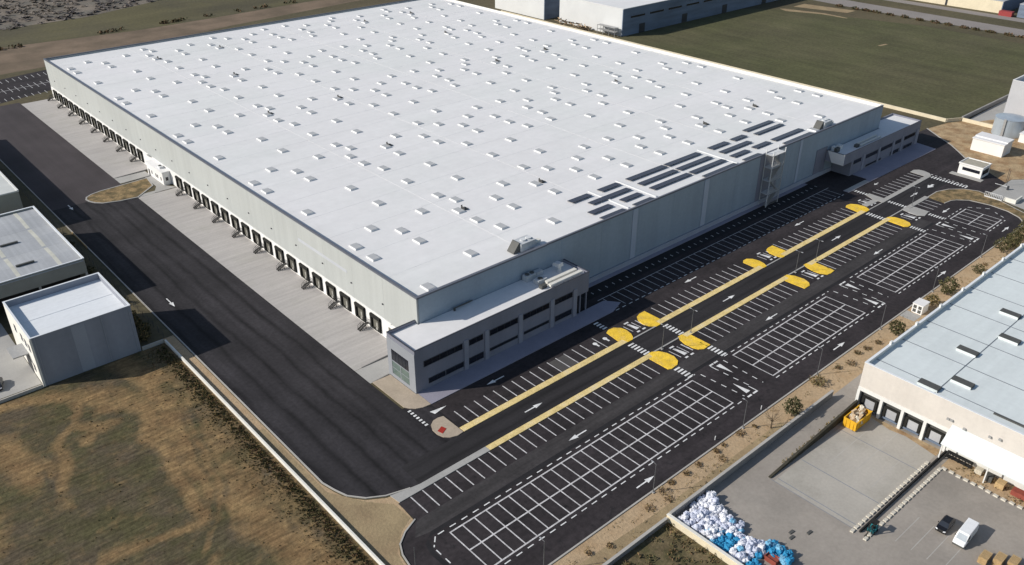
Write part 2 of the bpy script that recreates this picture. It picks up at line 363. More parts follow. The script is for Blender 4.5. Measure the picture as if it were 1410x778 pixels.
for n,(x0,x1,y,hh,l) in enumerate(((-10.4,-.3,6.55,.45,'low dark retaining edge beside the ramp at the near end of the dock apron'),(-11.6,-7.5,.62,.3,'short dark edge where the ramp meets the corner pavement'),(-11.9,-1.2,146.05,.4,'low dark retaining edge of the ramp north of the dirt island'),(-11.5,-2.6,140.35,.3,'thin dark edge between the ramp and the dirt island'))):
    b=MB(); b.hexa([(x0,y-.14,0),(x1,y-.14,0),(x1,y+.14,0),(x0,y+.14,0),(x0,y-.12,.1),(x1,y-.12,hh),(x1,y+.12,hh),(x0,y+.12,.1)]); tag(b.build('ramp_edge',M['wall_verge']),l,'wall')
# dirt island on the dock road
isl=[(-4.2,139.4),(-13.5,138.7),(-19,138.4),(-21.8,137.6),(-23.6,136.3),(-24.3,134.6),(-24.0,132.6),(-23,130.4),(-21.3,128.6),(-17,127.0),(-12,126.3),(-5.2,132.2)]
b=MB(); b.prism(isl,-.02,.11); struct(b.build('planted_island',M['dirt_island']))
b=MB(); kerb(b,isl,.4,.16,True); struct(b.build('kerb',M['concrete']))
b=MB(); b.prism([(-4.6,140.4),(-2.3,140.4),(-2.3,129.8),(-.1,126.3),(-7,126.3),(-4.6,131)],-.02,.10); struct(b.build('pavement',M['concrete']))
# depot yard, right foreground
sheet_obj('depot_yard','concrete_yard',[[(3.8,-64.2),(170,-64.2),(170,-150),(3.8,-150)]],-.006)
sheet_obj('loading_bay','concrete_pit',[rc(25,-86.2,55,-70.5)],-.002)
sheet_obj('dock_dirt','dirt_sand',[[(54.95,-71),(54.95,-86.4),(52.6,-86.3),(53.2,-83.5),(53.9,-80),(53.4,-77),(54.2,-73.5)]],.006)
sheet_obj('depot_verge','dirt_verge',[rc(50.6,-130,55,-88.2)],-.001)
sheet_obj('brush_ground','brush_soil',[rc(-80,-140,3.4,-64.4)],-.009)
b=MB()
for x in (26,33.5,46.5): b.line(x,-86.1,x,-70.6,.16,.002)
for yy in (-74.4,-78.6,-82.6): b.line(54.8,yy,36,yy+.0,.14,.002,1)
b.line(24.9,-69.8,24.9,-86.2,.12,.002)
for k in range(4): b.line(35.5-k*.1,-91.5-k*2.55,27.5,-91.4-k*2.55,.12,.002,1)
struct(b.build('bay_joint',[M['seam_grey'],M['concrete_kerb']]))

# left rough field with a straw / bare-soil attribute
LINES=[([(-46,45),(-47,24),(-47.5,5),(-47,-12),(-46,-26),(-44,-40)],3.6,1.0),
 ([(-50.7,22),(-50.5,12),(-51.5,3),(-53.2,-5),(-53,-11.5)],1.9,1.05),([(-53,-11.5),(-58,-12.5),(-66,-10.9),(-74,-11)],1.1,.85),
 ([(-74,30),(-72.5,20.8),(-71.5,15)],3.0,1.05),([(-60,27),(-65.3,23.4),(-67.3,15.9),(-69.2,4.5)],1.2,.9),([(-72,42),(-62,39),(-55,33),(-52,24)],2.6,.9),
 ([(-59,33),(-60,26),(-57,21),(-61,19)],1.5,.8),([(-53,-11),(-57,-22),(-62,-40)],1.0,.6),([(-80,10),(-90,-10),(-85,-40)],3,.7)]
TRK=[[(-44,14),(-46,2),(-47.5,-8),(-52,-17),(-60,-24)],[(-45.8,14),(-47.9,2),(-49.4,-8),(-53.6,-15.4),(-61,-22)],[(-58,2),(-66,-3),(-76,-4)],[(-70.5,16),(-70,6),(-69,-4),(-71,-12)]]
def dseg(px,py,a,b):
    dx,dy=b[0]-a[0],b[1]-a[1];t=max(0,min(1,((px-a[0])*dx+(py-a[1])*dy)/(dx*dx+dy*dy)));return math.hypot(px-a[0]-t*dx,py-a[1]-t*dy)
def straw(x,y):
    nx=x+3*noise.noise((x*.11,y*.11,3)); ny=y+3*noise.noise((x*.11,y*.11,9)); s=0
    for L_,w,a in LINES:
        d=min(dseg(nx,ny,L_[i],L_[i+1]) for i in range(len(L_)-1)); s=max(s,a*max(0,1-(d/w/1.35)**2))
    for p in TRK: 
        d=min(dseg(x+.6*noise.noise((x*.2,y*.2,1)),y,p[i],p[i+1]) for i in range(len(p)-1)); s-=.55*max(0,1-(d/.75)**2)
    if x>-43: s=.42*min(1,(x+45)/2)+s*max(0,(-41-x)/2 if x<-41 else 0)
    return min(1,max(-.4,s))
fx0,fx1,fy0,fy1=-130,-37.4,-110,43.2
nx_,ny_=124,205
fv=[];fa=[];ff=[]
for j in range(ny_+1):
    for i in range(nx_+1):
        x=fx0+(fx1-fx0)*i/nx_; y=fy0+(fy1-fy0)*j/ny_
        z=.10*noise.noise((x*.2,y*.2,0))+.05*noise.noise((x*.7,y*.7,4)); z=z*min(1,(fx1-x)/2,(fy1-y)/2)
        fv.append((x,y,z+.15*min(1,(fx1-x)/2,(fy1-y)/2))); fa.append(straw(x,y))
for j in range(ny_):
    for i in range(nx_):
        a=j*(nx_+1)+i; ff.append((a,a+1,a+nx_+2,a+nx_+1))
me=bpy.data.meshes.new('rough_field'); me.from_pydata(fv,[],ff); at=me.attributes.new('straw','FLOAT','POINT'); at.data.foreach_set('value',fa)
me.materials.append(M['rough_field']); me.polygons.foreach_set('use_smooth',[True]*len(ff)); me.update()
o=bpy.data.objects.new('rough_field',me); COL.objects.link(o); struct(o)
# grass and weeds on that field and along its wall
b=MB()
def tuft(x,y,s,n,mi,z=.1):
    for k in range(n):
        a=random.uniform(0,6.28);r=s*random.uniform(.1,.6);h=s*random.uniform(.5,1.1);w=s*.28
        cx,cy=x+r*math.cos(a),y+r*math.sin(a);a2=random.uniform(0,6.28)
        b.face([(cx-w*math.cos(a2),cy-w*math.sin(a2),z),(cx+w*math.cos(a2),cy+w*math.sin(a2),z),(cx+w*.6*math.cos(a2+.6),cy+w*.6*math.sin(a2+.6),z+h),(cx-w*.5*math.cos(a2),cy-w*.5*math.sin(a2),z+h*.9)],mi)
for k in range(4200):
    y=random.uniform(-70,42); x=-38.2-abs(random.gauss(0,2.4)); 
    if noise.noise((x*.25,y*.25,1))<-.45: continue
    tuft(x,y,random.uniform(.14,.36)*(1.15 if x>-40.5 else .8),6,random.choice((1,1,1,0,3,2)))
for k in range(1100):
    x=random.uniform(-100,-42);y=random.uniform(-60,42); s=straw(x,y)
    if s<.2 and random.random()<.7: continue
    tuft(x,y,random.uniform(.12,.32),4,random.choice((2,2,3)) if s>.4 else random.choice((1,2,2,3)))
struct(b.build('field_weeds',[M['leaf_dark'],M['leaf_mid'],M['leaf_dry'],M['leaf_brown']]),'stuff')

# ------------------------------------------------------------------ painted markings and islands
W=MB()  # index 0 bright white, 1 worn stall paint
Z1,Z2=.004,.008
def st(x0,y0,x1,y1,w=.22): W.line(x0,y0,x1,y1,w,Z1,1)
def dashes(x0,y0,x1,y1,on=1.25,off=1.2,w=.20,z=Z2,mi=0):
    L=math.hypot(x1-x0,y1-y0);ux,uy=(x1-x0)/L,(y1-y0)/L;t=0
    while t<L-.2:
        e=min(L,t+on); W.line(x0+ux*t,y0+uy*t,x0+ux*e,y0+uy*e,w,z,mi); t+=on+off
def arrow(x,y,d,l=4.7,z=Z2,vert=False):
    def T(a,c): return (x+c,y+a*d) if vert else (x+a*d,y+c)
    W.sheet([T(0,.13),T(0,-.13),T(l*.58,-.13),T(l*.58,.13)],z,0)
    W.sheet([T(l*.55,.52),T(l*.55,-.52),T(l,0)],z+.002,0)
BLK=[(-25.05,38.1,25),(52.05,89.75,15),(104.3,142.0,15),(156.4,166.6,4)]
for x0,x1,n in BLK:
    for yy in (-42.4,-47.4,-52.4): W.line(x0-.1,yy,x1+.1,yy,.27,Z2,1)
    for k in range(n+1):
        x=x0+(x1-x0)*k/n; st(x,-42.4,x,-52.4)
for a,c in ((-26.8,40.2),(50.3,92.4),(102.6,144.8),(154.8,167.2)): dashes(a,-41.4,c,-41.4); dashes(a+1.6,-53.25,c,-53.25)
dashes(-27.4,-41.5,-28.9,-43.2,1.2,.6); dashes(-29,-43.9,-28.9,-52,1.25,1.1)
dashes(168.2,-42.2,172,-47); dashes(170.6,-49,168.2,-53)
k=0
while -25.1+2.5*k<36: 
    st(-25.1+2.5*k,-31.5,-25.1+2.5*k,-36.4); k+=1
for a,e in ((54.05,89),(104.3,141)):
    x=a
    while x<e: st(x,-31.5,x,-36.6); st(x,-17.9,x,-22.5); x+=2.5
x=-4.9
while x<31: st(x,-17.9,x,-22.4); x+=2.5
st(34.1,-17.7,34.1,-22.5)
x=158.
while x<181.5: st(x,-17.8,x,-22.6); x+=2.5
for x in (156.6,159.1,161.6,164.1): st(x,-31.5,x,-36.3)
x=48.6
while x<150.5: st(x,-7.4,x,-12.5,.14); W.line(x,-3.6,x,-4.5,.22,Z2,1); x+=2.5
W.line(47,-7.3,150.5,-7.3,.14,Z2,1); dashes(47,-13.15,150.5,-13.15,1.2,1.1,.2)
# zebra crossings
def zebra(x0,x1,y0,y1,n):
    for k in range(n):
        y=y0+(y1-y0)*(k+.25)/n; W.rect(x0,y,x1,y+(y1-y0)/n*.5,Z2,0)
zebra(37.8,39.6,-30,-24.7,6);zebra(49.7,51.4,-30,-24.7,6);zebra(38.2,39.9,-41.7,-37.2,5);zebra(50,51.7,-41.3,-36.9,5)
zebra(38.6,40,-17.2,-13.6,4);zebra(141,142.9,-30.3,-24.6,7);zebra(142,143.6,-41.6,-37.2,6);zebra(154,155.4,-17.9,-12.9,6)
zebra(154,155.5,-30.2,-24.5,7);zebra(154.2,155.8,-41.2,-36.7,6);zebra(182.4,184.2,-35.7,-24.2,13)
dashes(185.3,-23.2,184.6,-35.8,.7,.7,.35)
# junction bays with give-way triangles
for s in (0,52.3,104.4):
    dashes(41.1+s,-42.2,41.7+s,-52.6,1.2,1.3,.22); dashes(48.9+s,-42.2,48.5+s,-52.4,1.2,1.3,.22); dashes(45.0+s,-42.6,45.5+s,-51.9,1.2,1.2,.2)
    for xx in (45.0,46.5): W.rect(xx+s,-41.75,xx+1.25+s,-41.35,Z2,0)
    W.rect(41.9+s,-53.45,43.2+s,-53.05,Z2,0);W.rect(43.7+s,-53.45,45.2+s,-53.05,Z2,0);W.line(45.1+s,-51.2,45.15+s,-53.1,.2,Z2,0)
    W.line(45.0+s,-41.7,45.0+s,-43.4,.22,Z2+.002,0)
    W.sheet([(46.0+s,-42.5),(47.3+s,-42.5),(46.7+s,-46.3)],Z2,0); W.sheet([(42.8+s,-52.3),(44.1+s,-52.3),(43.5+s,-48.5)],Z2,0)
    # hatched bays between the kerb noses
    for y0,y1 in ((-22.8,-18.4),(-36.4,-31.6)):
        for j in range(4): W.line(43.1+s+j*1.35,y0+.9,42.9+s+j*1.35,y1-.7,.36 if j%2 else .22,Z1,1)
        W.rect(43.6+s,y0-.1,44.5+s,y0+.35,Z2,0);W.rect(45.4+s,y0-.1,46.4+s,y0+.35,Z2,0);W.rect(43.8+s,y1-.35,45.2+s,y1+.1,Z2,0)
        W.sheet([(44.2+s,y0+1.0),(45.4+s,y0+1.0),(44.6+s,y1-.6)],Z2+.002,0)
for x in (5.2,69.2,118.2,163.2): arrow(x,-27.3,1)
for x in (10.1,74.2,123.4,166): arrow(x,-15.5,-1,2.6 if x==166 else 4.7)
for x in (10.3,74.1,123.6,163.4): arrow(x,-39.0,-1)
for x in (5.5,70.1,119.7,158.8): arrow(x,-55.7,1)
arrow(-29.6,61.8,-1,5,vert=True); arrow(-29.6,134.2,-1,4.6,vert=True)
W.sheet([(-8.6,-14.9),(-8.2,-16.1),(-4.9,-15.5)],Z2,0)
zebra(-11.8,-11.1,-18.1,-11.7,7)
W.sheet([(173.6,-27.6),(176,-26.6),(176,-27.2),(177.6,-27.2),(177.6,-27.9),(176,-27.9),(176,-28.5)],Z2,0)
# disabled-bay symbols
for x in (33,36.2): W.prism([(x+.55*math.cos(a*math.pi/4),-19.7+.55*math.sin(a*math.pi/4)) for a in range(8)],.003,Z2,0); W.rect(x-.2,-21,x+.25,-20.1,Z2+.002,0)
# staff parking top left
for y0,y1,w in ((257,261,.2),(268,276,.2),(284,289,.2)):
    x=-36
    while x<11:
        W.line(x,y0+x*.12,x+.0,y1+x*.12,w,.006,1); x+=2.6
W.line(-36,267.6,11,273.3,.25,.006,1)
struct(W.build('road_markings',[M['paint_white'],M['paint_stall']]))

I=MB()  # painted kerb strips: 0 faded yellow, 1 grey
I.prism(rc(-7.3,-24.05,40.4,-22.6),-.02,.12,0); I.prism(rc(48.4,-24.05,92.0,-22.6),-.02,.12,0); I.prism(rc(99.2,-24.05,144.4,-22.6),-.02,.12,0)
I.prism(rc(-7.1,-31.4,38.8,-30.05),-.02,.12,0); I.prism(rc(48.9,-31.4,92.2,-30.05),-.02,.12,0); I.prism(rc(99.9,-31.4,143.4,-30.05),-.02,.12,0)
struct(I.build('traffic_island',M['yellow_strip']))
I=MB()
I.prism([(-7.15,-30.05),(-7.15,-31.4),(-27.3,-31.4),(-27.6,-29.0),(-24.5,-29.65),(-22,-30.05)],-.02,.12)
for a,c in ((40.45,48.35),(92.05,99.15),(144.45,152.5)): I.prism(rc(a,-24.08,c,-23.75),-.02,.12)
for a,c in ((38.9,48.8),(92.3,99.8),(143.5,151.8)): I.prism(rc(a,-30.55,c,-30.2),-.02,.12)
I.prism(rc(155.7,-24.1,181.9,-22.7),-.02,.12); I.prism([(154,-31.4),(154,-30.05),(166.6,-30.05),(166.6,-31.4)],-.02,.12)
I.prism([(153.9,-17.9),(155.8,-17.9),(155.66,-24.15),(152.6,-24.15),(152.4,-21)],-.02,.121)
I.prism([(146.5,-20.6),(152.3,-20.9),(152.2,-22.6),(146.3,-22.4)],-.02,.10)
I.prism([(151.9,-30.1),(153.95,-30.05),(153.95,-31.4),(156.3,-31.6),(156.4,-36.1),(152.6,-36.7),(151.2,-35.2)],-.02,.118)
I.prism([(181.95,-22.7),(182.2,-17.9),(184.6,-17.8),(186.0,-18.9),(186.3,-20.5),(185.6,-22.7),(183.6,-24.1),(181.95,-24.1)],-.02,.119)
struct(I.build('traffic_island',M['concrete']))
I=MB()
for p in ([(37.5,-22.58),(38.1,-18.4),(39.2,-17.9),(40.8,-18.0),(42.0,-19.2),(42.3,-20.6),(41.9,-22.4),(41.2,-23.5),(40.45,-24.1)]+[(38.9,-24.1),(38.5,-22.58)],
 [(48.45,-24.1),(47.4,-22.9),(47.0,-21.3),(47.4,-19.6),(48.4,-18.4),(49.8,-17.9),(51.6,-17.9),(51.6,-22.58),(50.2,-22.58),(50.0,-24.1)],
 [(37.4,-31.42),(38.6,-31.42),(38.85,-30.0),(39.8,-30.1),(41.1,-30.9),(41.9,-32.5),(42.1,-34.4),(41.4,-36.0),(40.2,-36.8),(38,-37.0),(37.4,-36.6)],
 [(48.9,-30.0),(48.1,-31.2),(47.6,-33),(47.7,-35.0),(48.2,-36.2),(49.2,-36.9),(51.6,-36.8),(51.6,-31.42),(50.3,-31.42),(50.1,-30.0)],
 [(89.2,-22.58),(89.3,-18.9),(90.2,-18.3),(91.6,-18.3),(92.8,-19.4),(93.2,-21.2),(92.9,-22.8),(92.1,-24.1),(90.9,-24.1),(90.8,-22.58)],
 [(99.2,-24.1),(98.8,-22.4),(98.9,-20.4),(99.9,-18.8),(101.2,-18.4),(103.3,-18.4),(103.3,-22.58),(100.6,-22.58),(100.5,-24.1)],
 [(89.0,-31.42),(90.8,-31.42),(91,-30.0),(92.1,-30.2),(93.0,-31.8),(93.3,-34.2),(92.6,-36.0),(91.4,-36.9),(89.2,-36.9)],
 [(99.9,-30.0),(99.2,-31.4),(98.7,-33.6),(98.9,-35.4),(99.8,-36.8),(101,-37.0),(103.2,-36.8),(103.2,-31.42),(101.2,-31.42),(101,-30.0)],
 [(140.6,-22.58),(141.2,-18.4),(142.4,-17.9),(144.2,-18.2),(145.5,-19.8),(145.8,-21.8),(145.2,-23.3),(144.45,-24.1),(142.6,-24.1),(142.4,-22.58)],
 [(141.4,-31.42),(143.0,-31.42),(143.3,-30.0),(144.4,-30.3),(145.3,-31.6),(145.5,-34),(144.9,-36.0),(143.6,-37.0),(142,-37.0),(141.2,-36.3)]):
    I.prism(p,-.02,.135)
struct(I.build('traffic_island',M['yellow_bulb']))
I=MB(); p=[(-7.5,-17.8),(-8.6,-17.5),(-9.8,-17.6),(-10.9,-18.4),(-11.6,-19.8),(-11.7,-21.4),(-11.3,-22.8),(-10.4,-23.7),(-9,-24.2),(-7.5,-24.0)]
I.prism(p,-.02,.125); struct(I.build('traffic_island',M['sand_pave']))
I=MB(); I.prism([(-11.1,-20.7),(-9.7,-20.1),(-9.4,-21.2),(-10.8,-21.9)],.126,.19); tag(I.build('hatch_cover',M['red_paint'],loc=(-10.2,-21,.126)),'small red cover plate on the rounded end of the pale traffic island','cover plate')
# ------------------------------------------------------------------ logistics warehouse
H,RZ=15.9,15.0; LX,LY=192.3,247.0
wh=empty('warehouse',(96,123,0),'huge flat-roofed logistics warehouse with white roof and long row of dark dock doors','warehouse')
b=MB()
for k in range(20):   # cladding bays of the dock side
    y0=LY*k/20; y1=LY*(k+1)/20
    b.box(0,y0+.02,4.8,.4,y1-.02,15.5)
b.box(.03,0,4.85,.3,LY,15.45)
b.build('cladding_wall',M['cladding'],wh)
b=MB()
b.box(-.06,-.05,0,.4,LY,4.78); b.box(-.16,10,4.62,.0,LY-1,4.95)
b.build('dock_wall',M['dock_white'],wh)
b=MB(); b.box(-.035,27,10.5,.02,49,11.25); b.build('wall_strip',M['cladding_strip'],wh)
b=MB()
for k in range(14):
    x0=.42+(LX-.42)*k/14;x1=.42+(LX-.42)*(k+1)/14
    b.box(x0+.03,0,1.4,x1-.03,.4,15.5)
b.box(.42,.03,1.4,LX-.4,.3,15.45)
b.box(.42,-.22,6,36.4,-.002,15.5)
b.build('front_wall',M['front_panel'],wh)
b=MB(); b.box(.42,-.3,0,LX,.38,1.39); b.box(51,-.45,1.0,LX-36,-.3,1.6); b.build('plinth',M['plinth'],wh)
for x0,x1 in ((66.4,68.2),(95.4,97.4),(142.2,143.4)):
    b=MB(); b.box(x0,-.16,1.62,x1,-.004,15.45); b.build('pilaster',M['front_pale'],wh)
b=MB(); b.box(121.5,-.12,1.6,131.5,-.006,15.4); b.build('stair_shade_panel',M['office_panel'],wh)  # flat panel on the wall, the shade of a recess painted in its colour
b=MB(); b.box(153,-.2,.2,159,-.01,9.5); b.build('entrance_dark_panel',M['office_panel'],wh)  # flat darker panel on the wall beside the far office block
b=MB(); b.box(LX-.4,.42,0,LX,LY,15.5); b.box(.4,LY-.4,0,LX-.4,LY,15.5); b.build('rear_wall',M['cladding'],wh)
b=MB(); b.box(.4,.4,14.7,LX-.4,LY-.4,RZ); b.build('roof',M['roof_white'],wh)
b=MB(); b.box(-.08,-.26,15.5,.48,LY+.06,H); b.box(.482,LY-.46,15.5,LX-.5,LY+.06,H-.003); b.box(.482,-.26,15.5,36.5,.42,H-.002); b.box(36.502,-.08,15.5,LX-.5,.42,H-.004); b.build('coping',M['coping'],wh)
b=MB(); b.box(LX-.49,-.06,15.5,LX+.08,LY+.06,H); b.box(LX-.44,.45,RZ,LX-.40,LY-.47,15.5); b.build('coping',M['coping_sunlit'],wh)
for k in range(19):
    b=MB(); b.box(-.22,12.6+12.56*k,8.6,-.004,12.95+12.56*k,8.85); b.build('wall_light',M['frame_grey'],wh)
b=MB()
for k in range(1,20): b.box(.9,LY*k/20-.05,RZ+.002,LX-.9,LY*k/20+.05,RZ+.018)
for k in range(1,6): b.box(LX*k/6-.18,1,RZ+.02,LX*k/6+.18,LY-1,RZ+.045)
b.build('roof_lap',M['roof_lap'],wh)
# dock doors
def dock(par,y):
    d=MB()
    d.box(-.50,y-1.95,.95,-.062,y-1.38,4.3); d.box(-.50,y+1.38,.95,-.062,y+1.95,4.3); d.box(-.56,y-1.95,3.62,-.062,y+1.95,4.32)
    d.box(-.42,y-1.95,.55,-.062,y+1.95,.95)
    o=d.build('dock_shelter',M['dock_rubber'],par)
    e=MB(); e.box(-.10,y-1.37,.96,-.064,y+1.37,3.6); e.build('door_panel',M['dock_door'],o)
    e=MB(); e.box(-.44,y-.95,.96,-.11,y-.25,1.5); e.box(-.13,y-.5,1.5,-.105,y+.05,2.5); e.build('dock_leveller',M['door_light'],o)
for k in range(18): dock(wh,16.05+6.28*k)
for k in range(15): dock(wh,153.9+6.27*k)
b=MB(); b.box(-.1,9.2,0,-.062,11.2,3.6); b.build('door',M['dock_door'],wh)

# metal stairs between the docks (one is built, the rest are copies)
def stair():
    t=empty('dock_stair',(0,0,0),'small grey metal stair between dock doors at the foot of the long warehouse wall','stair','metal stairs between the warehouse dock doors')
    b=MB(); b.box(-1.25,-.45,1.0,-.1,.45,1.1); b.box(-1.2,-.42,0,-1.08,-.32,1.0); b.box(-1.2,.32,0,-1.08,.42,1.0); b.build('landing',M['stair_dark'],t)
    b=MB()
    for k in range(6): b.box(-1.27-.26*k-.26,-.45,.86-.17*k,-1.27-.26*k,.45,.92-.17*k)
    for s in(-.47,.41): b.hexa([(-2.9,s,0),(-1.25,s,.85),(-1.25,s+.06,.85),(-2.9,s+.06,0),(-2.9,s,.3),(-1.25,s,1.1),(-1.25,s+.06,1.1),(-2.9,s+.06,.3)])
    b.build('stair_flight',M['stair_dark'],t)
    for s in (-.44,.44):
        b=MB()
        b.tube((-.15,s,2.1),(-1.3,s,2.1),.045,n=6); b.tube((-1.3,s,2.1),(-2.8,s,1.1),.045,n=6)
        for x,z0,z1 in ((-.15,1.1,2.1),(-1.3,1.1,2.1),(-2.05,.5,1.6),(-2.8,0,1.1)): b.tube((x,s,z0),(x,s,z1),.035,n=6)
        b.tube((-.15,s,1.6),(-1.3,s,1.6),.03,n=6); b.tube((-1.3,s,1.6),(-2.8,s,.6),.03,n=6)
        b.build('handrail',M['stair_dark'],t)
    return t
s0=stair(); ys=[19.2+12.56*k for k in range(9)]+[157.0+12.55*k for k in range(8)]
s0.location=(-.06,ys[0],0)
for y in ys[1:]: copy_tree(s0,(-.06,y,0))

# small pavilion between the two dock rows
t=empty('dock_pavilion',(-1.4,136,0),'small white flat-roofed control hut against the dock wall behind the dirt island','hut')
b=MB(); b.box(-2.5,129.8,0,-.17,142.6,4.0); b.build('wall',M['dock_white'],t)
b=MB(); b.box(-2.65,129.65,4.0,-.165,142.75,4.35); b.build('roof',M['roof_white'],t)
for y in (138.5,135.2,133.9,131.2):
    b=MB(); b.box(-2.54,y,1.2,-2.503,y+.7,2.3); b.build('window',M['glass_dark'],t)
b=MB(); b.box(-1.7,129.76,1.4,-.9,129.798,2.5); b.build('window',M['glass_dark'],t)
b=MB(); b.box(-2.56,140.6,0,-2.505,141.6,2.2); b.build('door',M['frame_grey'],t)
t2=empty('rooftop_unit',(-1.2,134,4.35),'small pale rooftop unit on the control hut by the docks','rooftop unit')
b=MB(); b.box(-1.8,133,4.35,-.6,135.2,5.0); b.build('casing',M['steel_white'],t2); b=MB(); b.tube((-1.2,134.2,5.0),(-1.2,134.2,5.15),.45,n=12); b.build('fan',M['hvac_dark'],t2)
b=MB(); b.box(-.7,143.6,4.9,-.17,146.2,5.1); tag(b.build('canopy',M['galv']),'thin grey canopy slab on dock wall beside the control hut','canopy')

# roof lights: one prototype, then copies; the pattern repeats every 49.7 m
XS={3.2:(5.3,35.5,65.5,124.2,154.3,184.7),9.2:(21.7,47.6,77.8,112.2,142.4,167.9),15.2:(36,65.7,90.2,100.4,125,154.7),
 21.9:(4.1,16.8,34,46,60.3,75.4,88.5,103,116,131.5,145,157.5,175,187.6),29.0:(4.1,16.8,34,46.2,60.1,75.4,88.6,102.8,116,131.4,146.8,157.6,175.5,187.5),
 34.8:(12.1,27,37.7,53.7,70.2,82,108.4,121.2,137,153.2,165,179.7),40.0:(36,65.8,90.1,100.4,125,154.2),46.0:(21.7,47,77.7,112.4,142.4,167.5)}
sky=[]
for ym,xs in XS.items():
    for k in range(5):
        for x in xs:
            y=ym+49.72*k
            if y>243.5: continue
            if k==0 and y<17.5 and (56<x<153 or (x,ym) in ((184.7,3.2),)): continue
            sky.append((x,y-.25+(.1 if y<100 else 0)))
camx,camy=-84.6,-124.2
sky.sort(key=lambda p:(p[0]-camx)**2+(p[1]-camy)**2)
def skylight_mb(x,y,z,lid):
    b=MB(); c=1.08;e=1.52
    if not lid:
        b.hexa([(x-c,y-e,z),(x+c,y-e,z),(x+c,y+e,z),(x-c,y+e,z),(x-c+.12,y-e+.12,z+.33),(x+c-.12,y-e+.12,z+.33),(x+c-.12,y+e-.12,z+.33),(x-c+.12,y+e-.12,z+.33)])
    else:
        b.hexa([(x-c+.10,y-e+.10,z+.333),(x+c-.10,y-e+.10,z+.333),(x+c-.10,y+e-.10,z+.333),(x-c+.10,y+e-.10,z+.333),(x-c+.2,y-e+.25,z+.40),(x+c-.2,y-e+.25,z+.40),(x+c-.2,y+e-.25,z+.40),(x-c+.2,y+e-.25,z+.40)])
    return b
p0=empty('roof_light',(0,0,RZ),'low white roof light with greyish lid, one of the scattered grid on the warehouse roof','roof light','roof lights scattered over the white warehouse roof')
skylight_mb(0,0,RZ,False).build('curb',M['skylight_curb'],p0); skylight_mb(0,0,RZ,True).build('lid',M['skylight_lid'],p0)
p0.location=(sky[0][0],sky[0][1],RZ)
for x,y in sky[1:300]: copy_tree(p0,(x,y,RZ))
b=MB()
for x,y in sky[300:]:
    for l in (False,True):
        c=skylight_mb(x,y,RZ,l); n=len(b.v); b.v+=c.v; b.f+=[tuple(i+n for i in f) for f in c.f]; b.m+=[int(l)]*len(c.f)
if b.f: struct(b.build('distant_roof_lights',[M['skylight_curb'],M['skylight_lid']]),'stuff')
# dark vents with tilted flaps
v0=empty('roof_vent',(0,0,RZ),'small dark smoke vent with open flap standing on the white warehouse roof','roof vent','dark open vents on the warehouse roof')
b=MB(); b.box(-.95,-1.1,RZ,.95,1.1,RZ+.4); b.build('curb',M['hvac_dark'],v0)
b=MB(); b.hexa([(-1.0,1.0,RZ+.4),(-.2,1.15,RZ+.4),(-.2,1.25,RZ+.4),(-1.0,1.1,RZ+.4),(-1.0,1.0,RZ+1.5),(-.2,1.15,RZ+1.5),(-.2,1.25,RZ+1.5),(-1.0,1.1,RZ+1.5)]); b.box(-1.0,-1.1,RZ+.41,-.88,1.0,RZ+1.35); b.build('flap',M['vent_dark'],v0)
VEN=[(160.3,30),(61.8,29.9),(35.3,30),(133.1,29.8),(47.1,80.1),(147,80.2),(34.8,130.1),(61,130.1),(133,130.5),(159.8,131.2),(47,180.2),(146.8,181),(34.5,221),(60.8,221.8),(132.2,223),(158.9,224)]
v0.scale=(.66,.66,.66); v0.location=(VEN[0][0]+.6,VEN[0][1]-1.2,RZ)
for x,y in VEN[1:]: copy_tree(v0,(x+.6,y-1.2,RZ))

# solar panel tables
PV=[(15.1,13.0,((58.3,65.4),(69.2,76.5),(80.3,95.6),(96.3,110.9),(116.2,124.6),(127.2,133.6))),(17.4,15.5,((136.9,151.5),)),(13.3,11.6,((136.9,151.4),)),
 (10.9,8.9,((61.4,76),(80.3,95.4),(96.3,110.9),(116,130.2))),(6.9,4.9,((57.1,64.7),(68.7,75.8),(80.4,96.2),(97,112),(115.7,123.5),(126.5,134.2),(136.4,151.8))),
 (2.7,1.1,((57,65.4),(69,76),(97.5,112),(116,123.8),(136.3,151.3)))]
G='dark solar panel rows along the front edge of the warehouse roof'
for y1,y0,xs in PV:
    for x0,x1 in xs:
        L_=x1-x0
        s='long' if L_>12 else ('medium' if L_>8 else 'short')
        t=empty('solar_panel_row',((x0+x1)/2,(y0+y1)/2,RZ),'%s dark solar panel row lying on the front edge of the white warehouse roof'%s,'solar panels',G)
        b=MB(); n=max(1,round(L_/1.05)); w=L_/n
        for k in range(n): b.hexa([(x0+w*k+.02,y0,RZ+.42),(x0+w*(k+1)-.02,y0,RZ+.42),(x0+w*(k+1)-.02,y1,RZ+.22),(x0+w*k+.02,y1,RZ+.22),(x0+w*k+.02,y0,RZ+.46),(x0+w*(k+1)-.02,y0,RZ+.46),(x0+w*(k+1)-.02,y1,RZ+.26),(x0+w*k+.02,y1,RZ+.26)])
        b.build('panel',M['solar'],t)
        b=MB()
        for k in range(0,n+1,3):
            x=min(x1-.1,x0+w*k+.05); b.box(x,y0+.1,RZ,x+.08,y0+.2,RZ+.40); b.box(x,y1-.2,RZ,x+.08,y1-.1,RZ+.22)
        b.build('mount',M['galv'],t)
for xa,l in ((112.8,'widest pale cable tray between the solar rows, nearest the stair tower'),(77.5,'pale cable tray between the solar rows, in the middle of the three'),(66.8,'pale cable tray between the solar rows, nearest the office annex')):
    b=MB(); b.box(xa,2,RZ,xa+.5,16,RZ+.25); tag(b.build('cable_tray',M['steel_white']),l,'cable tray')

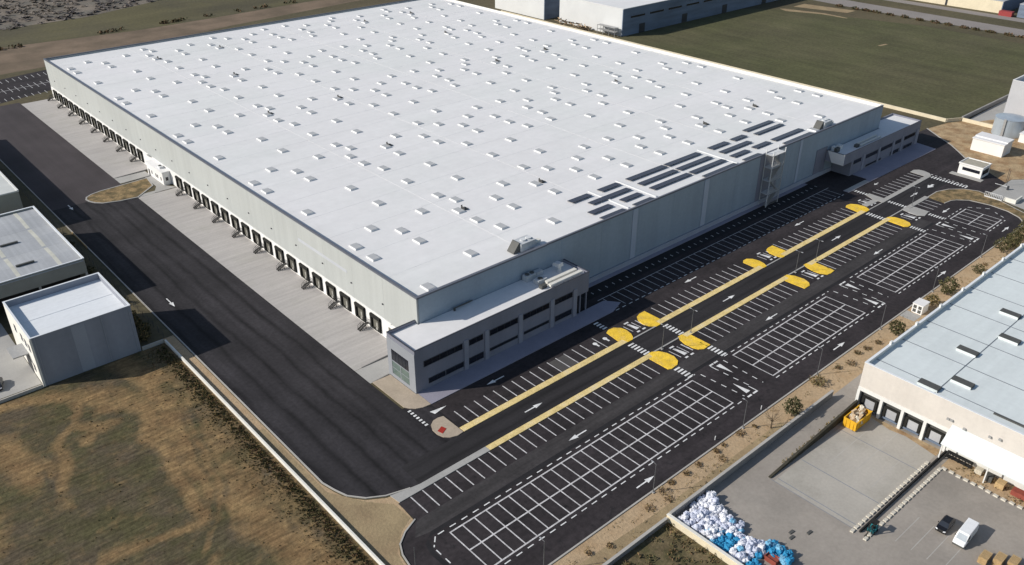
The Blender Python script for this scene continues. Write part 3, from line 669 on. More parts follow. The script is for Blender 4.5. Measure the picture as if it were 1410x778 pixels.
# big rooftop air handlers near both front corners
def air_handler(x,y,lab):
    t=empty('air_handler',(x,y,RZ),lab,'rooftop unit')
    b=MB(); b.box(x-1.2,y-1.3,RZ+.15,x+3.2,y+1.7,RZ+2.1); b.build('casing',M['hvac_grey'],t)
    b=MB(); b.hexa([(x-3.2,y-.8,RZ+.2),(x-1.22,y-.9,RZ+.3),(x-1.22,y+1.6,RZ+.3),(x-3.2,y+1.4,RZ+.2),(x-1.4,y-.8,RZ+2.4),(x-1.22,y-.8,RZ+2.4),(x-1.22,y+1.6,RZ+2.4),(x-1.4,y+1.5,RZ+2.4)]); b.build('intake_hood',M['hvac_dark'],t)
    b=MB(); b.tube((x+.6,y+.2,RZ+2.1),(x+.6,y+.2,RZ+2.4),.7,n=12); b.tube((x+2.3,y+.2,RZ+2.1),(x+2.3,y+.2,RZ+2.4),.7,n=12); b.build('fan',M['steel_white'],t)
    b=MB(); b.box(x+3.22,y-.6,RZ+.3,x+5.5,y+.5,RZ+1.0); b.build('duct',M['duct'],t)
air_handler(31.6,3.0,'grey rooftop air handler with dark hood on the near corner of the warehouse roof')
air_handler(158.6,2.6,'grey rooftop air handler with dark hood at the far right front roof edge')

# external stair tower on the front wall
t=empty('stair_tower',(126.5,-1.6,0),'tall galvanised steel escape stair tower against the shaded warehouse front','stair tower')
b=MB()
for x in (123.4,129.4):
    for y in (-.35,-2.8): b.box(x-.1,y-.1,0,x+.1,y+.1,17.2)
for z in (4,8,12,15.9): b.box(123.3,-2.9,z-.1,129.5,-.25,z)
b.build('frame',M['steel_white'],t)
b=MB()
for k,z in enumerate((0,4,8,12)):
    xa,xb=(124.2,128.6) if k%2==0 else (128.6,124.2)
    b.hexa([(xa,-2.7,z),(xb,-2.7,z+3.7),(xb,-1.6,z+3.7),(xa,-1.6,z),(xa,-2.7,z+.3),(xb,-2.7,z+4),(xb,-1.6,z+4),(xa,-1.6,z+.3)])
b.build('stair_flight',M['galv'],t)
b=MB()
for z in (5,9,13,16.9):
    b.box(123.3,-2.95,z-.04,129.5,-2.9,z+.04); b.box(123.3,-2.95,z-.5,129.5,-2.9,z-.44)
    for k in range(9): b.box(123.4+k*.75,-2.94,z-1.0,123.44+k*.75,-2.9,z)
b.build('handrail',M['steel_white'],t)
b=MB()
for k in range(25): b.box(123.5+k*.245,-2.96,.4,123.53+k*.245,-2.93,16.2)
for k in range(11): b.box(123.26,-2.8+k*.24,.4,123.29,-2.77+k*.24,16.2)
for k in range(28): b.box(123.45,-2.985,.5+k*.57,129.4,-2.962,.53+k*.57)
b.build('mesh_screen',M['galv'],t)

# ------------------------------------------------------------------ office blocks
def windows(par,x0,x1,z0,z1,y,nx=None):
    b=MB(); b.box(x0,y-.03,z0,x1,y-.004,z1); w=b.build('window',M['glass_dark'],par)
    f=MB(); f.box(x0-.12,y-.12,z1,x1+.12,y-.005,z1+.12); f.box(x0-.12,y-.14,z0-.1,x1+.12,y-.005,z0)
    f.box(x0-.1,y-.10,z0,x0,y-.005,z1); f.box(x1,y-.10,z0,x1+.1,y-.005,z1)
    n=max(1,round((x1-x0)/1.9))
    for k in range(1,n): xx=x0+(x1-x0)*k/n; f.box(xx-.035,y-.07,z0,xx+.035,y-.031,z1)
    f.build('frame',M['frame_grey'],w)
of=empty('office_block',(17,-4.3,0),'two-storey grey office annex on the near corner with tall glazed end','office building')
Y0=-8.6;HA=10.3
b=MB()
b.prism([(-7.1,Y0),(42.1,Y0),(42.1,-.32),(0,-.32),(-.1,-.32),(-.1,.9),(-7.1,.9)],5.1,9.4)
b.prism([(-7.08,Y0+.02),(38.3,Y0+.02),(38.3,-.32),(-.1,-.32),(-.1,.88),(-7.08,.88)],0,5.08)
b.build('wall',M['office_panel'],of)
b=MB(); # parapet ring
b.box(-7.1,Y0,9.41,42.1,Y0+.35,HA-.1); b.box(41.75,Y0+.36,9.41,42.1,-.32,HA-.1); b.box(-7.1,Y0+.36,9.41,-6.75,.9,HA-.1); b.box(-6.74,.55,9.41,-.12,.9,HA-.1)
b.build('parapet',M['office_panel'],of)
b=MB(); b.box(-7.16,Y0-.06,HA-.1,42.16,Y0+.22,HA); b.box(41.9,Y0+.222,HA-.1,42.16,-.32,HA-.002); b.box(-7.16,Y0+.222,HA-.1,-6.9,.96,HA-.002); b.box(-6.898,.7,HA-.1,-.12,.96,HA-.003); b.build('coping',M['coping_dark'],of)
b=MB(); b.prism([(-6.74,Y0+.37),(41.74,Y0+.37),(41.74,-.32),(-.12,-.32),(-.12,.54),(-6.74,.54)],9.42,9.62); b.build('roof',M['roof_white'],of)
b=MB()  # pale end frame round the glazed end
b.box(-7.22,Y0-.02,0.1,-7.11,-6.5,9.38); b.box(-7.22,-.5,.1,-7.11,.88,9.38); b.box(-7.22,-6.49,7.0,-7.11,-.51,9.38); b.box(-7.22,-6.49,.1,-7.11,-.51,.95)
b.build('end_panel',M['office_end'],of)
b=MB(); b.box(-7.16,-6.45,4.3,-7.12,-.55,6.95); w=b.build('window',M['glass_dark'],of); b=MB()
for k in range(1,5): b.box(-7.2,-6.45+1.18*k-.04,4.3,-7.162,-6.45+1.18*k+.04,6.95)
b.build('frame',M['frame_grey'],w)
b=MB(); b.box(-7.16,-6.45,.98,-7.12,-.55,4.1); w=b.build('window',M['glass_reflection'],of); b=MB(); b.box(-7.21,-6.45,4.1,-7.12,-.55,4.3); b.box(-7.2,-3.6,.98,-7.162,-3.4,4.1); b.box(-7.2,-6.45,2.5,-7.163,-.55,2.6)
b.build('frame',M['office_end'],w)
for x0,x1 in ((-4.9,4.7),(6.7,10.2),(12.3,20),(21.8,29.4),(31.4,36.7)): windows(of,x0,x1,5.75,6.9,Y0)
for x0,x1,z0,z1 in ((-3.9,.1,1.3,2.3),(.5,4.9,1.3,2.3),(6.6,10.3,1.1,2.4),(12.3,20,1.9,2.35),(22.1,29.4,1.9,2.35),(31.6,36.6,1.25,2.4)): windows(of,x0,x1,z0,z1,Y0+.02)
for x0,x1 in ((5.2,6.3),(10.8,11.9),(20.4,21.5),(29.9,31.0),(37.1,38.3)):
    b=MB(); b.box(x0,Y0-.18,.12,x1,Y0-.003,7.4); b.build('pilaster',M['office_pilaster'],of)
b=MB(); b.box(38.32,-6.8,.12,38.36,-1,3.6); b.build('entrance_glazing',M['glass_dark'],of)
b=MB(); b.box(39.6,-8.4,.12,39.9,-8.1,5.08); b.box(41.6,-8.4,.12,41.9,-8.1,5.08); b.build('column',M['office_panel'],of)
# office roof equipment
RO=9.62
t=empty('rooftop_unit',(31.5,-2.6,RO),'cluster of grey condenser units on the near office annex roof','rooftop unit')
b=MB(); b.box(28.6,-2.2,RO,31.5,-.7,RO+1.5); b.box(32.0,-1.8,RO,34.0,-.6,RO+1.2); b.box(29.6,-4.9,RO,32.3,-3.3,RO+1.1); b.build('casing',M['hvac_grey'],t)
b=MB(); b.tube((29.4,-1.4,RO+1.5),(29.4,-1.4,RO+1.65),.55,n=12); b.tube((30.8,-1.4,RO+1.5),(30.8,-1.4,RO+1.65),.55,n=12); b.tube((30.9,-4.1,RO+1.1),(30.9,-4.1,RO+1.25),.6,n=12); b.build('fan',M['hvac_dark'],t)
b=MB(); b.box(29.0,-6.7,RO,30.6,-5.7,RO+.8); b.build('control_box',M['hvac_dark'],t)
t=empty('roof_duct',(36,-6,RO),'two long parallel cream ventilation ducts on the near office annex roof','duct')
b=MB(); b.box(31.3,-6.1,RO+.3,40.6,-5.2,RO+.85); b.box(30.9,-7.6,RO+.3,41.0,-6.75,RO+.85); b.build('duct',M['duct'],t)
b=MB()
for x in (32,35,38): b.box(x,-6.0,RO,x+.15,-5.3,RO+.3); b.box(x,-7.5,RO,x+.15,-6.8,RO+.3)
b.build('support',M['galv'],t)
t=empty('exhaust_cowl',(37.8,-2.6,RO),'white bent exhaust cowl standing on the near office annex roof','cowl')
b=MB(); b.tube((37.8,-3.2,RO),(37.8,-3.2,RO+1.7),.45,n=12); b.build('stack',M['steel_white'],t); b=MB(); b.hexa([(37.0,-3.7,RO+1.4),(38.6,-3.7,RO+1.4),(38.6,-1.6,RO+1.2),(37.0,-1.6,RO+1.2),(37.1,-3.6,RO+2.3),(38.5,-3.6,RO+2.3),(38.5,-1.8,RO+2.0),(37.1,-1.8,RO+2.0)]); b.build('hood',M['steel_white'],t)
b=MB(); b.tube((9,-.9,RO),(9,-.9,RO+.6),.25,n=10); b.tube((9,-.9,RO+.6),(14,-.7,RO+.5),.16,n=8); tag(b.build('roof_pipe',M['hvac_dark']),'thin dark pipe run along the shaded wall on the near office roof','pipe')
# second office block
ro=empty('office_block',(184,-2,0),'far grey two-storey office annex with overhanging white upper end','office building')
Y1=-6.6;H2=8.43
b=MB(); b.prism([(158.7,Y1),(209.5,Y1),(209.5,4),(192.5,4),(192.5,-.32),(158.7,-.32)],4.9,7.6); b.prism([(164,Y1+.02),(209.48,Y1+.02),(209.48,3.98),(192.5,3.98),(192.5,-.32),(164,-.32)],0,4.88)
b.build('wall',M['office_panel'],ro)
b=MB(); b.box(158.7,Y1,7.61,209.5,Y1+.35,H2-.08); b.box(209.15,Y1+.36,7.61,209.5,4,H2-.08); b.box(158.7,Y1+.36,7.61,159.05,-.32,H2-.08); b.box(192.5,3.65,7.61,209.14,4,H2-.08); b.build('parapet',M['office_panel'],ro)
b=MB(); b.box(158.64,Y1-.06,H2-.08,209.56,Y1+.22,H2); b.box(209.3,Y1+.222,H2-.08,209.56,4.05,H2-.002); b.box(158.64,Y1+.222,H2-.08,158.9,-.32,H2-.002); b.build('coping',M['coping_dark'],ro)
b=MB(); b.prism([(159.06,Y1+.37),(209.14,Y1+.37),(209.14,3.64),(192.5,3.64),(192.5,-.32),(159.06,-.32)],7.62,7.8); b.build('roof',M['roof_white'],ro)
b=MB(); b.hexa([(158.55,Y1,4.9),(158.69,Y1,4.9),(158.69,-2.6,4.9),(158.55,-2.6,4.9),(158.55,Y1,H2-.1),(158.69,Y1,H2-.1),(158.69,-.8,H2-.1),(158.55,-.8,H2-.1)]); b.build('end_panel',M['roof_white'],ro)
for x0,x1 in ((165.4,169.8),(173.2,180.4),(182.9,190.1),(192.7,196.2),(198.9,206.4)): windows(ro,x0,x1,3.8,4.85,Y1)
for x0,x1,z0,z1 in ((174.2,184,.7,1.1),(190.4,196,.5,1.5),(199.6,205.4,.5,1.4)): windows(ro,x0,x1,z0,z1,Y1+.02)
for x0,x1 in ((171,172.2),(181.1,182.2),(190.8,191.9),(197,198.1),(207.2,209.3)):
    b=MB(); b.box(x0,Y1-.16,.12,x1,Y1-.003,5.6); b.build('pilaster',M['office_pilaster'],ro)
R2=7.8
t=empty('rooftop_unit',(162.4,-1.8,R2),'small white and dark condenser units on the far office annex roof','rooftop unit')
b=MB(); b.box(160.4,-1.8,R2,161.8,-.8,R2+1.5); b.box(162.4,-2.6,R2,164.2,-1.2,R2+1.6); b.build('casing',M['steel_white'],t); b=MB(); b.box(160.0,-3.0,R2,161.9,-2.0,R2+1.3); b.build('control_box',M['hvac_dark'],t); b=MB(); b.box(169,-4.9,R2,170.6,-3.8,R2+.9); b.build('control_box',M['hvac_dark'],t)
t=empty('roof_duct',(178,-4.3,R2),'pair of thin pale ventilation ducts on the far office annex roof','duct')
b=MB(); b.box(171.5,-3.7,R2+.2,184.3,-3.2,R2+.6); b.box(171,-5.2,R2+.2,184,-4.6,R2+.6); b.build('duct',M['duct'],t)
# ------------------------------------------------------------------ neighbours on the left
t=empty('factory_building',(-52.5,53,0),'white box-shaped factory unit with raised parapet beside the rough field','factory')
x0,x1,y0,y1,h=-62.2,-42.5,43.5,62.6,11.5
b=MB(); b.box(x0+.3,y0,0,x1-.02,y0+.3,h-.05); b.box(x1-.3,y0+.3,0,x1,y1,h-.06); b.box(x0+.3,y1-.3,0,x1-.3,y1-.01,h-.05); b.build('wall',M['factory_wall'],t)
b=MB(); b.box(x0+7.6,y0-.03,.2,x0+10.2,y0-.003,h-.4); b.build('reflection_band',M['factory_strip'],t)  # light vertical band: a reflection painted on the shaded wall
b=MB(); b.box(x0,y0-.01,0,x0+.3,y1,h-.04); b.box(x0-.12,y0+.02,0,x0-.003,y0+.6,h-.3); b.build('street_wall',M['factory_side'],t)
b=MB(); b.box(x0+.3,y0+.3,9.5,x1-.3,y1-.3,10.0); b.hexa([(x0+.3,y0+10,10.002),(x1-.3,y0+10,10.002),(x1-.3,y0+10.12,10.002),(x0+.3,y0+10.12,10.002),(x0+.3,y0+10,10.06),(x1-.3,y0+10,10.06),(x1-.3,y0+10.12,10.06),(x0+.3,y0+10.12,10.06)]); b.build('roof',M['factory_roof'],t)
b=MB(); b.box(x0-.05,y0-.06,h-.05,x1+.05,y0+.36,h+.02); b.box(x1-.34,y0+.362,h-.05,x1+.05,y1-.36,h+.018); b.box(x0-.05,y0+.362,h-.05,x0+.34,y1-.36,h+.018); b.box(x0-.05,y1-.358,h-.05,x1+.05,y1+.05,h+.02); b.build('coping',M['factory_roof'],t)
for yy,z in ((46,7.2),(48.6,7.2),(51.4,7.2),(56,7.2),(47,2.0)):
    b=MB(); b.box(x0-.06,yy,z,x0-.003,yy+1.3,z+1.4); w=b.build('window',M['glass_dark'],t); f=MB(); f.box(x0-.12,yy-.1,z-.12,x0-.002,yy+1.4,z); f.build('sill',M['lamp_head'],w)
b=MB(); b.box(x0-.08,50,0,x0-.003,54,4.4); b.build('door',M['frame_grey'],t)
b=MB(); b.box(x0-3.0,49.5,4.9,x0-.01,54.5,5.15); b.build('awning',M['galv'],t)
for x in (x0+.8,x0+13.5,x1-.6):
    b=MB(); b.tube((x,y0-.1,.1),(x,y0-.1,h-.3),.06,n=6); b.build('downpipe',M['factory_strip'],t)
b=MB(); b.box(x1+.003,50,0,x1+.06,53,2.8); b.build('door',M['frame_grey'],t)
b=MB(); b.rect(-110,45,-62.3,76,-.002); struct(b.build('factory_yard',M['concrete']))
b=MB(); b.box(-110,43.3,0,-62.4,43.6,.7); tag(b.build('wall',M['concrete_kerb']),'low pale wall along the factory yard edge by the rough field','wall')
b=MB(); b.box(-42.3,43.3,0,-37.6,43.55,.9); tag(b.build('wall',M['concrete_kerb']),'short low wall joining the white factory corner to the long boundary wall','wall')
# grey shed
t=empty('workshop_shed',(-60,97,0),'grey metal-roofed workshop shed with translucent roof strips and open front','shed')
x0,x1,y0,y1,h=-95,-41.5,77,117,9.0
b=MB(); b.box(x0,y0+.2,5.2,x1,y0+.45,h-.1); b.build('fascia',M['shed_fascia'],t)
b=MB(); b.box(x1-.3,y0+.46,0,x1,y1,h-.1); b.box(x0,y1-.3,0,x1-.3,y1,h+.0); b.box(x0,y0+.46,0,x0+.3,y1-.3,h-.1); b.build('wall',M['shed_fascia'],t)
b=MB(); b.box(x0+.3,y0+7,0,x1-.3,y0+7.2,8.0); b.build('inner_wall',M['inside_dark'],t)
for x in (-41.75,-52.2,-62.8,-73):
    b=MB(); b.box(x-.25,y0+.22,0,x+.25,y0+.6,5.18); b.build('column',M['concrete_kerb'],t)
b=MB()
for k in range(3):
    a=y0+40*k/3; e=y0+40*(k+1)/3; m=(a+e)/2; ze=h-.45; zr=h-.12
    b.hexa([(x0+.3,a+.02,ze-.2),(x1-.3,a+.02,ze-.2),(x1-.3,m,zr-.2),(x0+.3,m,zr-.2),(x0+.3,a+.02,ze),(x1-.3,a+.02,ze),(x1-.3,m,zr),(x0+.3,m,zr)])
    b.hexa([(x0+.3,m,zr-.2),(x1-.3,m,zr-.2),(x1-.3,e-.02,ze-.2),(x0+.3,e-.02,ze-.2),(x0+.3,m,zr),(x1-.3,m,zr),(x1-.3,e-.02,ze),(x0+.3,e-.02,ze)])
b.build('roof',M['metal_roof'],t)
b=MB(); b.box(x1-.42,y0+.15,h-.1,x1+.06,y1+.1,h+.1); b.box(x0,y0+.15,h-.1,x1-.43,y0+.5,h+.04); b.box(x0,y1-.35,h+.0,x1-.43,y1+.1,h+.12); b.build('coping',M['factory_roof'],t)
for x in (-46.5,-55.5,-64.5):
    for k in range(3):
        a=y0+40*k/3+.6; e=a+12.2; m=y0+40*(k+.5)/3
        b=MB(); zz=h-.12
        b.hexa([(x-.45,a,h-.43),(x+.45,a,h-.43),(x+.45,m,zz+.003),(x-.45,m,zz+.003),(x-.45,a,h-.39),(x+.45,a,h-.39),(x+.45,m,zz+.03),(x-.45,m,zz+.03)])
        b.hexa([(x-.45,m+.01,zz+.003),(x+.45,m+.01,zz+.003),(x+.45,e,h-.43),(x-.45,e,h-.43),(x-.45,m+.01,zz+.03),(x+.45,m+.01,zz+.03),(x+.45,e,h-.39),(x-.45,e,h-.39)])
        b.build('translucent_strip',M['translucent_strip'],t)
for xa,ya in ((-52.8,83.2),(-52.8,96.8),(-62,83.2),(-62,96.8)):
    b=MB(); b.box(xa-2.0,ya-.28,h-.1,xa+2.0,ya+.28,h+.28); b.build('ridge_vent',M['hvac_dark'],t)
# pale building beyond
t=empty('storage_building',(-55,170,0),'long pale-roofed storage building at the left edge beyond the grey shed','storehouse')
x0,x1,y0,y1,h=-95,-42.1,128.3,216,10.2
b=MB(); b.box(x0,y0,0,x1,y0+.3,h-.4); b.box(x1-.3,y0+.3,0,x1,y1,h-.4); b.box(x0,y1-.3,0,x1-.3,y1,h-.4); b.build('wall',M['shed_fascia'],t)
b=MB(); b.box(x0,y0-.1,h-.4,x1-.4,y1+.1,h-.05)
b.build('roof',M['pale_roof'],t)
b=MB(); b.box(x1-.39,y0-.12,h-.4,x1+.1,y1+.1,h+.12); b.build('coping',M['depot_white'],t)
# boundary walls and fence
b=MB(); b.box(-37.5,-62,0,-37.15,43.2,.75); tag(b.build('boundary_wall',M['wall_bright']),'long low bright white wall between the rough field and the dark road','wall')
t=empty('wire_fence',(-36.9,90,0),'thin dark wire fence with posts along the left side of the dock road','fence')
b=MB()
for k in range(52): b.box(-36.93,45+3*k,0,-36.87,45.06+3*k,1.8)
b.build('post',M['frame_grey'],t)
b=MB()
for z in (.3,.8,1.3,1.75): b.box(-36.91,45,z,-36.89,198,z+.025)
b.build('wire',M['frame_grey'],t)
b=MB(); b.box(-34.95,101.5,0,-34.75,113.5,.5); tag(b.build('kerb_rail',M['pallet_wood']),'short ochre rail on the kerb in the gap between the left sheds','rail')

# ------------------------------------------------------------------ right side: depot with docks and canopy
t=empty('depot_building',(110,-98,0),'cream-walled distribution depot with pale blue roof and recessed truck docks','depot')
X0,YN,HD=55.0,-68.9,10.6; X1=172; YS=-135
b=MB(); b.box(X0,YS,5.0,X0+.4,YN,HD-.08); b.box(X0+.02,-69.3,0,X0+.42,YN-.01,5.0); b.build('wall',M['depot_wall'],t)
b=MB(); b.box(X0+.4,YN-.4,0,X1,YN,HD-.08); b.box(X1-.4,YS,0,X1,YN-.4,HD-.09); b.build('side_wall',M['factory_side'],t)
b=MB(); b.box(X0-.12,-86.9,4.25,X0-.003,YN-.0,5.05); b.build('lintel',M['depot_white'],t)
for yy in (-69.1,-73.75,-77.95,-82.25,-86.5):
    b=MB(); b.box(X0-.10,yy-.28,0,X0+2.0,yy+.28,4.24); b.build('pillar',M['depot_white'],t)
for ya,yb in ((-73.4,-69.5),(-77.6,-74.1),(-81.9,-78.3),(-86.1,-82.6)):
    b=MB(); b.box(X0+.75,ya,0,X0+.85,yb,4.9); o=b.build('dock_recess_shade',M['dock_seal_and_shade'],t)  # back panel coloured dark to keep the recess shaded in direct sun
    e=MB(); c=(ya+yb)/2; e.box(X0+.55,c-1.0,.75,X0+.745,c+1.0,2.75); e.build('dock_door',M['lamp_head'],o)
    e=MB(); e.box(X0+.35,c-1.5,.3,X0+.74,c+1.5,.7); e.build('dock_platform',M['far_wall_blue'],o)
    e=MB(); e.box(X0+.3,c-1.5,.75,X0+.745,c-1.05,3.1); e.box(X0+.3,c+1.05,.75,X0+.745,c+1.5,3.1); e.box(X0+.28,c-1.5,2.8,X0+.745,c+1.5,3.12); e.build('dock_seal_and_shade',M['dock_rubber'],o)
b=MB(); b.box(X0+.02,YS,0,X0+.4,-86.9,4.98); b.build('wall',M['depot_white'],t)
b=MB(); b.hexa([(51.7,-128,3.6),(X0-.01,-128,6.1),(X0-.01,-86.7,6.1),(51.7,-86.7,3.6),(51.7,-128,3.72),(X0-.01,-128,6.25),(X0-.01,-86.7,6.25),(51.7,-86.7,3.72)]); b.build('canopy',M['depot_roof'],t)
for yy in (-87,-95,-103,-111):
    b=MB(); b.box(51.8,yy-.1,0,52.0,yy+.1,3.65); b.build('column',M['depot_white'],t)
b=MB(); b.box(X0+.4,YS+.4,9.4,X1-.4,-81.92,9.7); b.box(X0+.4,-81.68,9.4,X1-.4,YN-.4,9.7); b.build('roof',M['depot_roof'],t)
b=MB(); b.box(X0+.42,-81.91,9.45,X1-.42,-81.69,9.62); b.build('valley_gutter',M['seam_grey'],t)
for k in range(11):
    x=59+10.55*k; b=MB(); b.box(x-.09,YS+.5,9.701,x+.09,-81.95,9.78); b.box(x-.09,-81.65,9.701,x+.09,YN-.45,9.78); b.build('roof_seam',M['seam_grey'],t)
b=MB(); b.box(X0-.03,YN-.45,HD-.08,X1,YN+.04,HD); b.box(X0-.03,YS,HD-.08,X0+.44,YN-.452,HD-.002); b.build('coping',M['factory_roof'],t)
for k in range(11):
    x=64.8+10.7*k; b=MB(); b.box(x-.35,YN-.38,HD+.002,x+.35,YN+.0,HD+.6); b.build('vent_box',M['depot_white'],t)
b=MB(); b.box(50,-94,9.7,50.1,-94,9.7)
b=MB(); b.box(58.3,-97.5,9.705,58.75,-91.5,9.95); b.build('roof_duct',M['hvac_dark'],t)
for x,y in ((57.8,-80.2),(63.3,-83.9),(74.5,-80.0),(85.2,-83.7),(95.5,-79.8),(106.3,-83.5)):
    b=MB(); b.box(x-.85,y-1.85,9.702,x+.85,y+1.85,10.2); o=b.build('roof_monitor',M['depot_roof'],t); e=MB(); e.box(x-.87,y-1.9,10.202,x+.87,y+1.9,10.27); e.box(x-.86,y-1.92,9.75,x+.86,y-1.853,10.2); e.build('glazing',M['hvac_dark'],o)
for yy,z in ((-85.8,6.9),(-86.4,6.9),(-88.8,6.4),(-93,7.2),(-94.6,7.6)):
    b=MB(); b.box(X0-.35,yy-.25,z,X0-.003,yy+.25,z+.35); b.build('floodlight',M['galv'],t)
# depot walls
t=empty('verge_wall',(90,-64.3,0),'long grey retaining wall between the sandy verge and the depot yard','wall')
b=MB(); b.box(3.9,-64.5,0,54.5,-64.1,1.5); b.box(-16,-64.5,0,3.0,-64.1,1.0); b.build('wall',M['wall_verge'],t)
b=MB(); b.box(3.85,-64.56,1.5,54.6,-64.04,1.62); b.box(-16,-64.56,1.0,3.0,-64.04,1.1); b.build('coping',M['concrete_kerb'],t)
t=empty('yard_wall',(3.7,-80,0),'pale cream wall along the bag-filled corner of the depot yard','wall')
b=MB(); b.box(3.3,-130,0,3.75,-64.05,1.35); b.build('wall',M['wall_cream'],t); b=MB(); b.box(3.25,-130.02,1.35,3.8,-64.0,1.45); b.build('coping',M['wall_bright'],t)
b=MB(); b.hexa([(25,-69.75,0),(54.3,-69.75,0),(54.3,-69.3,0),(25,-69.3,0),(25,-69.75,.25),(54.3,-69.75,2.3),(54.3,-69.3,2.3),(25,-69.3,.25)]); tag(b.build('ramp_wall',M['hedge_dark']),'wedge-shaped dark wall rising towards the depot docks beside the yellow skip','wall')
b=MB(); b.hexa([(24.9,-86.75,0),(54.8,-87.2,0),(54.8,-86.95,0),(24.9,-86.5,0),(24.9,-86.75,.45),(54.8,-87.2,.6),(54.8,-86.95,.6),(24.9,-86.5,.45)]); tag(b.build('guard_rail',M['black_line']),'long low black rail between two rows of pale concrete blocks','rail')
# pale concrete blocks
def blockobj(): 
    b=MB(); b.hexa([(-.42,-.3,0),(.42,-.3,0),(.42,.3,0),(-.42,.3,0),(-.38,-.26,.24),(.38,-.26,.24),(.38,.26,.24),(-.38,.26,.24)]); return b
p=blockobj().build('concrete_block',M['block_pale']); tag(p,'pale concrete block in the double row lining the black rail','concrete block','concrete blocks lining the black rail')
first=True
for k in range(21):
    for yy in (-85.7,-88.0):
        x=24.3+1.26*k; y=yy-.45*k/21
        o=p if first else p.copy()
        if not first: COL.objects.link(o)
        o.location=(x,y,0); o.rotation_euler=(0,0,random.uniform(-.06,.06)); first=False
first=True
for k in range(14):
    o=p.copy(); COL.objects.link(o); o.location=(50.3+random.uniform(-.15,.15),-88.9-1.28*k,0); o.rotation_euler=(0,0,math.pi/2+random.uniform(-.12,.12))
    o['label']='pale concrete block in the single row bordering the weedy strip below the canopy'; o['group']='concrete blocks below the depot canopy'

# big bags
def bag_mesh(name,m,seed):
    rnd=random.Random(seed); b=MB(); nu,nv=14,9; ring=[]
    for j in range(nv+1):
        ph=-math.pi/2+math.pi*j/nv; row=[]
        for i in range(nu):
            th=2*math.pi*i/nu
            f=lambda v,e: math.copysign(abs(v)**e,v)
            x=f(math.cos(ph),.55)*f(math.cos(th),.6);y=f(math.cos(ph),.55)*f(math.sin(th),.6);z=f(math.sin(ph),.7)
            n=1+.34*noise.noise((x*1.5+seed*7.1,y*1.5,z*1.5))+.14*noise.noise((x*4+seed*3.1,y*4,z*4)); row.append((x*.55*n,y*.55*n,.5+z*.5*n))
        ring.append(row)
    for j in range(nv):
        for i in range(nu):
            k=(i+1)%nu; b.face([ring[j][i],ring[j][k],ring[j+1][k],ring[j+1][i]])
    for s in (-1,1): b.tube((s*.2,-.2,.95),(s*.28,-.1,1.18),.05,n=5); b.tube((s*.28,-.1,1.18),(s*.2,.2,.95),.05,n=5)
    return b.build(name,m,smooth=False)
proto={}
for c in ('bag_white','bag_grey','bag_blue','bag_pale_blue'):
    for s in range(3): 
        o=bag_mesh('bulk_bag',M[c],s+len(c)); proto[(c,s)]=o
LW='stuffed white bulk bag in the big heap at the corner of the pale yard wall'
LB='stuffed blue bulk bag in the heap against the pale yard wall'
used={}
def put_bag(c,x,y,z,sc):
    s=random.randrange(3); key=(c,s)
    if key not in used: o=proto[key]; used[key]=1
    else: o=proto[key].copy(); COL.objects.link(o)
    o.location=(x,y,z); o.rotation_euler=(random.uniform(-.35,.35),random.uniform(-.35,.35),random.uniform(0,6.28)); o.scale=(sc*random.uniform(.9,1.15),sc*random.uniform(.9,1.15),sc*random.uniform(.85,1.15))
    if 'blue' in c: tag(o,LB,'bulk bag','blue bulk bags in the yard heap')
    else: tag(o,LW,'bulk bag','white bulk bags in the yard heap')
HEAP=[(4.6,-65.2),(8,-64.9),(13.6,-64.7),(14.2,-66.2),(12.4,-68.2),(12.2,-70.2),(11.6,-73.2),(9.4,-74.4),(10.2,-76.6),(11,-78),(8.6,-79.5),(4.4,-80.5)]
def inside(x,y,P):
    r=False
    for i in range(len(P)):
        (x0,y0),(x1,y1)=P[i],P[i-1]
        if (y0>y)!=(y1>y) and x<(x1-x0)*(y-y0)/(y1-y0)+x0: r=not r
    return r
nb=0
for lay in range(2):
    step=(.88,1.0)[lay]
    y=-64.95
    while y>-82:
        x=4.4
        while x<15:
            xx,yy=x+random.uniform(-.32,.32),y+random.uniform(-.32,.32); m=(0,.55)[lay]
            ok=all(inside(xx+dx*m,yy+dy*m,HEAP) for dx,dy in((1,0),(-1,0),(0,1),(0,-1)))
            if ok and not(lay and noise.noise((xx*.4,yy*.4,lay))<-.08):
                d=math.hypot(xx-6.3,yy+73.6)
                c='bag_blue' if (d<1.9 and random.random()<.8) or (yy<-78.2 and xx<8.4 and random.random()<.75) else random.choice(('bag_white','bag_white','bag_grey','bag_grey','bag_pale_blue' if random.random()<(.7 if yy<-69 else .3) else 'bag_white','bag_white'))
                put_bag(c,xx,yy,.55*lay-.05,random.uniform(.72,1.05)); nb+=1
            x+=step
        y-=step
for k in range(38):
    a=random.uniform(0,1); put_bag(random.choice(('bag_blue','bag_blue','bag_pale_blue')),10.9-a*.4+random.uniform(-1.1,1.1),-78.6-a*4.2+random.uniform(-.5,.5),random.choice((0,0,.5)),random.uniform(.7,.95))
for key,o in proto.items():
    if key not in used: bpy.data.objects.remove(o)
t=empty('scrap_crate',(9,-80,0),'rust-red metal crate lying among the blue bags by the yard wall','crate')
b=MB(); b.box(8.3,-81.6,0,9.7,-79.5,.12); b.box(8.3,-81.6,.12,8.4,-79.5,.9); b.box(9.6,-81.6,.12,9.7,-79.5,.9); b.box(8.4,-79.6,.12,9.6,-79.5,.9); b.build('frame',M['rust'],t); b=MB(); b.box(8.45,-81.5,.13,9.55,-79.65,.65); b.build('load',M['rust'],t)
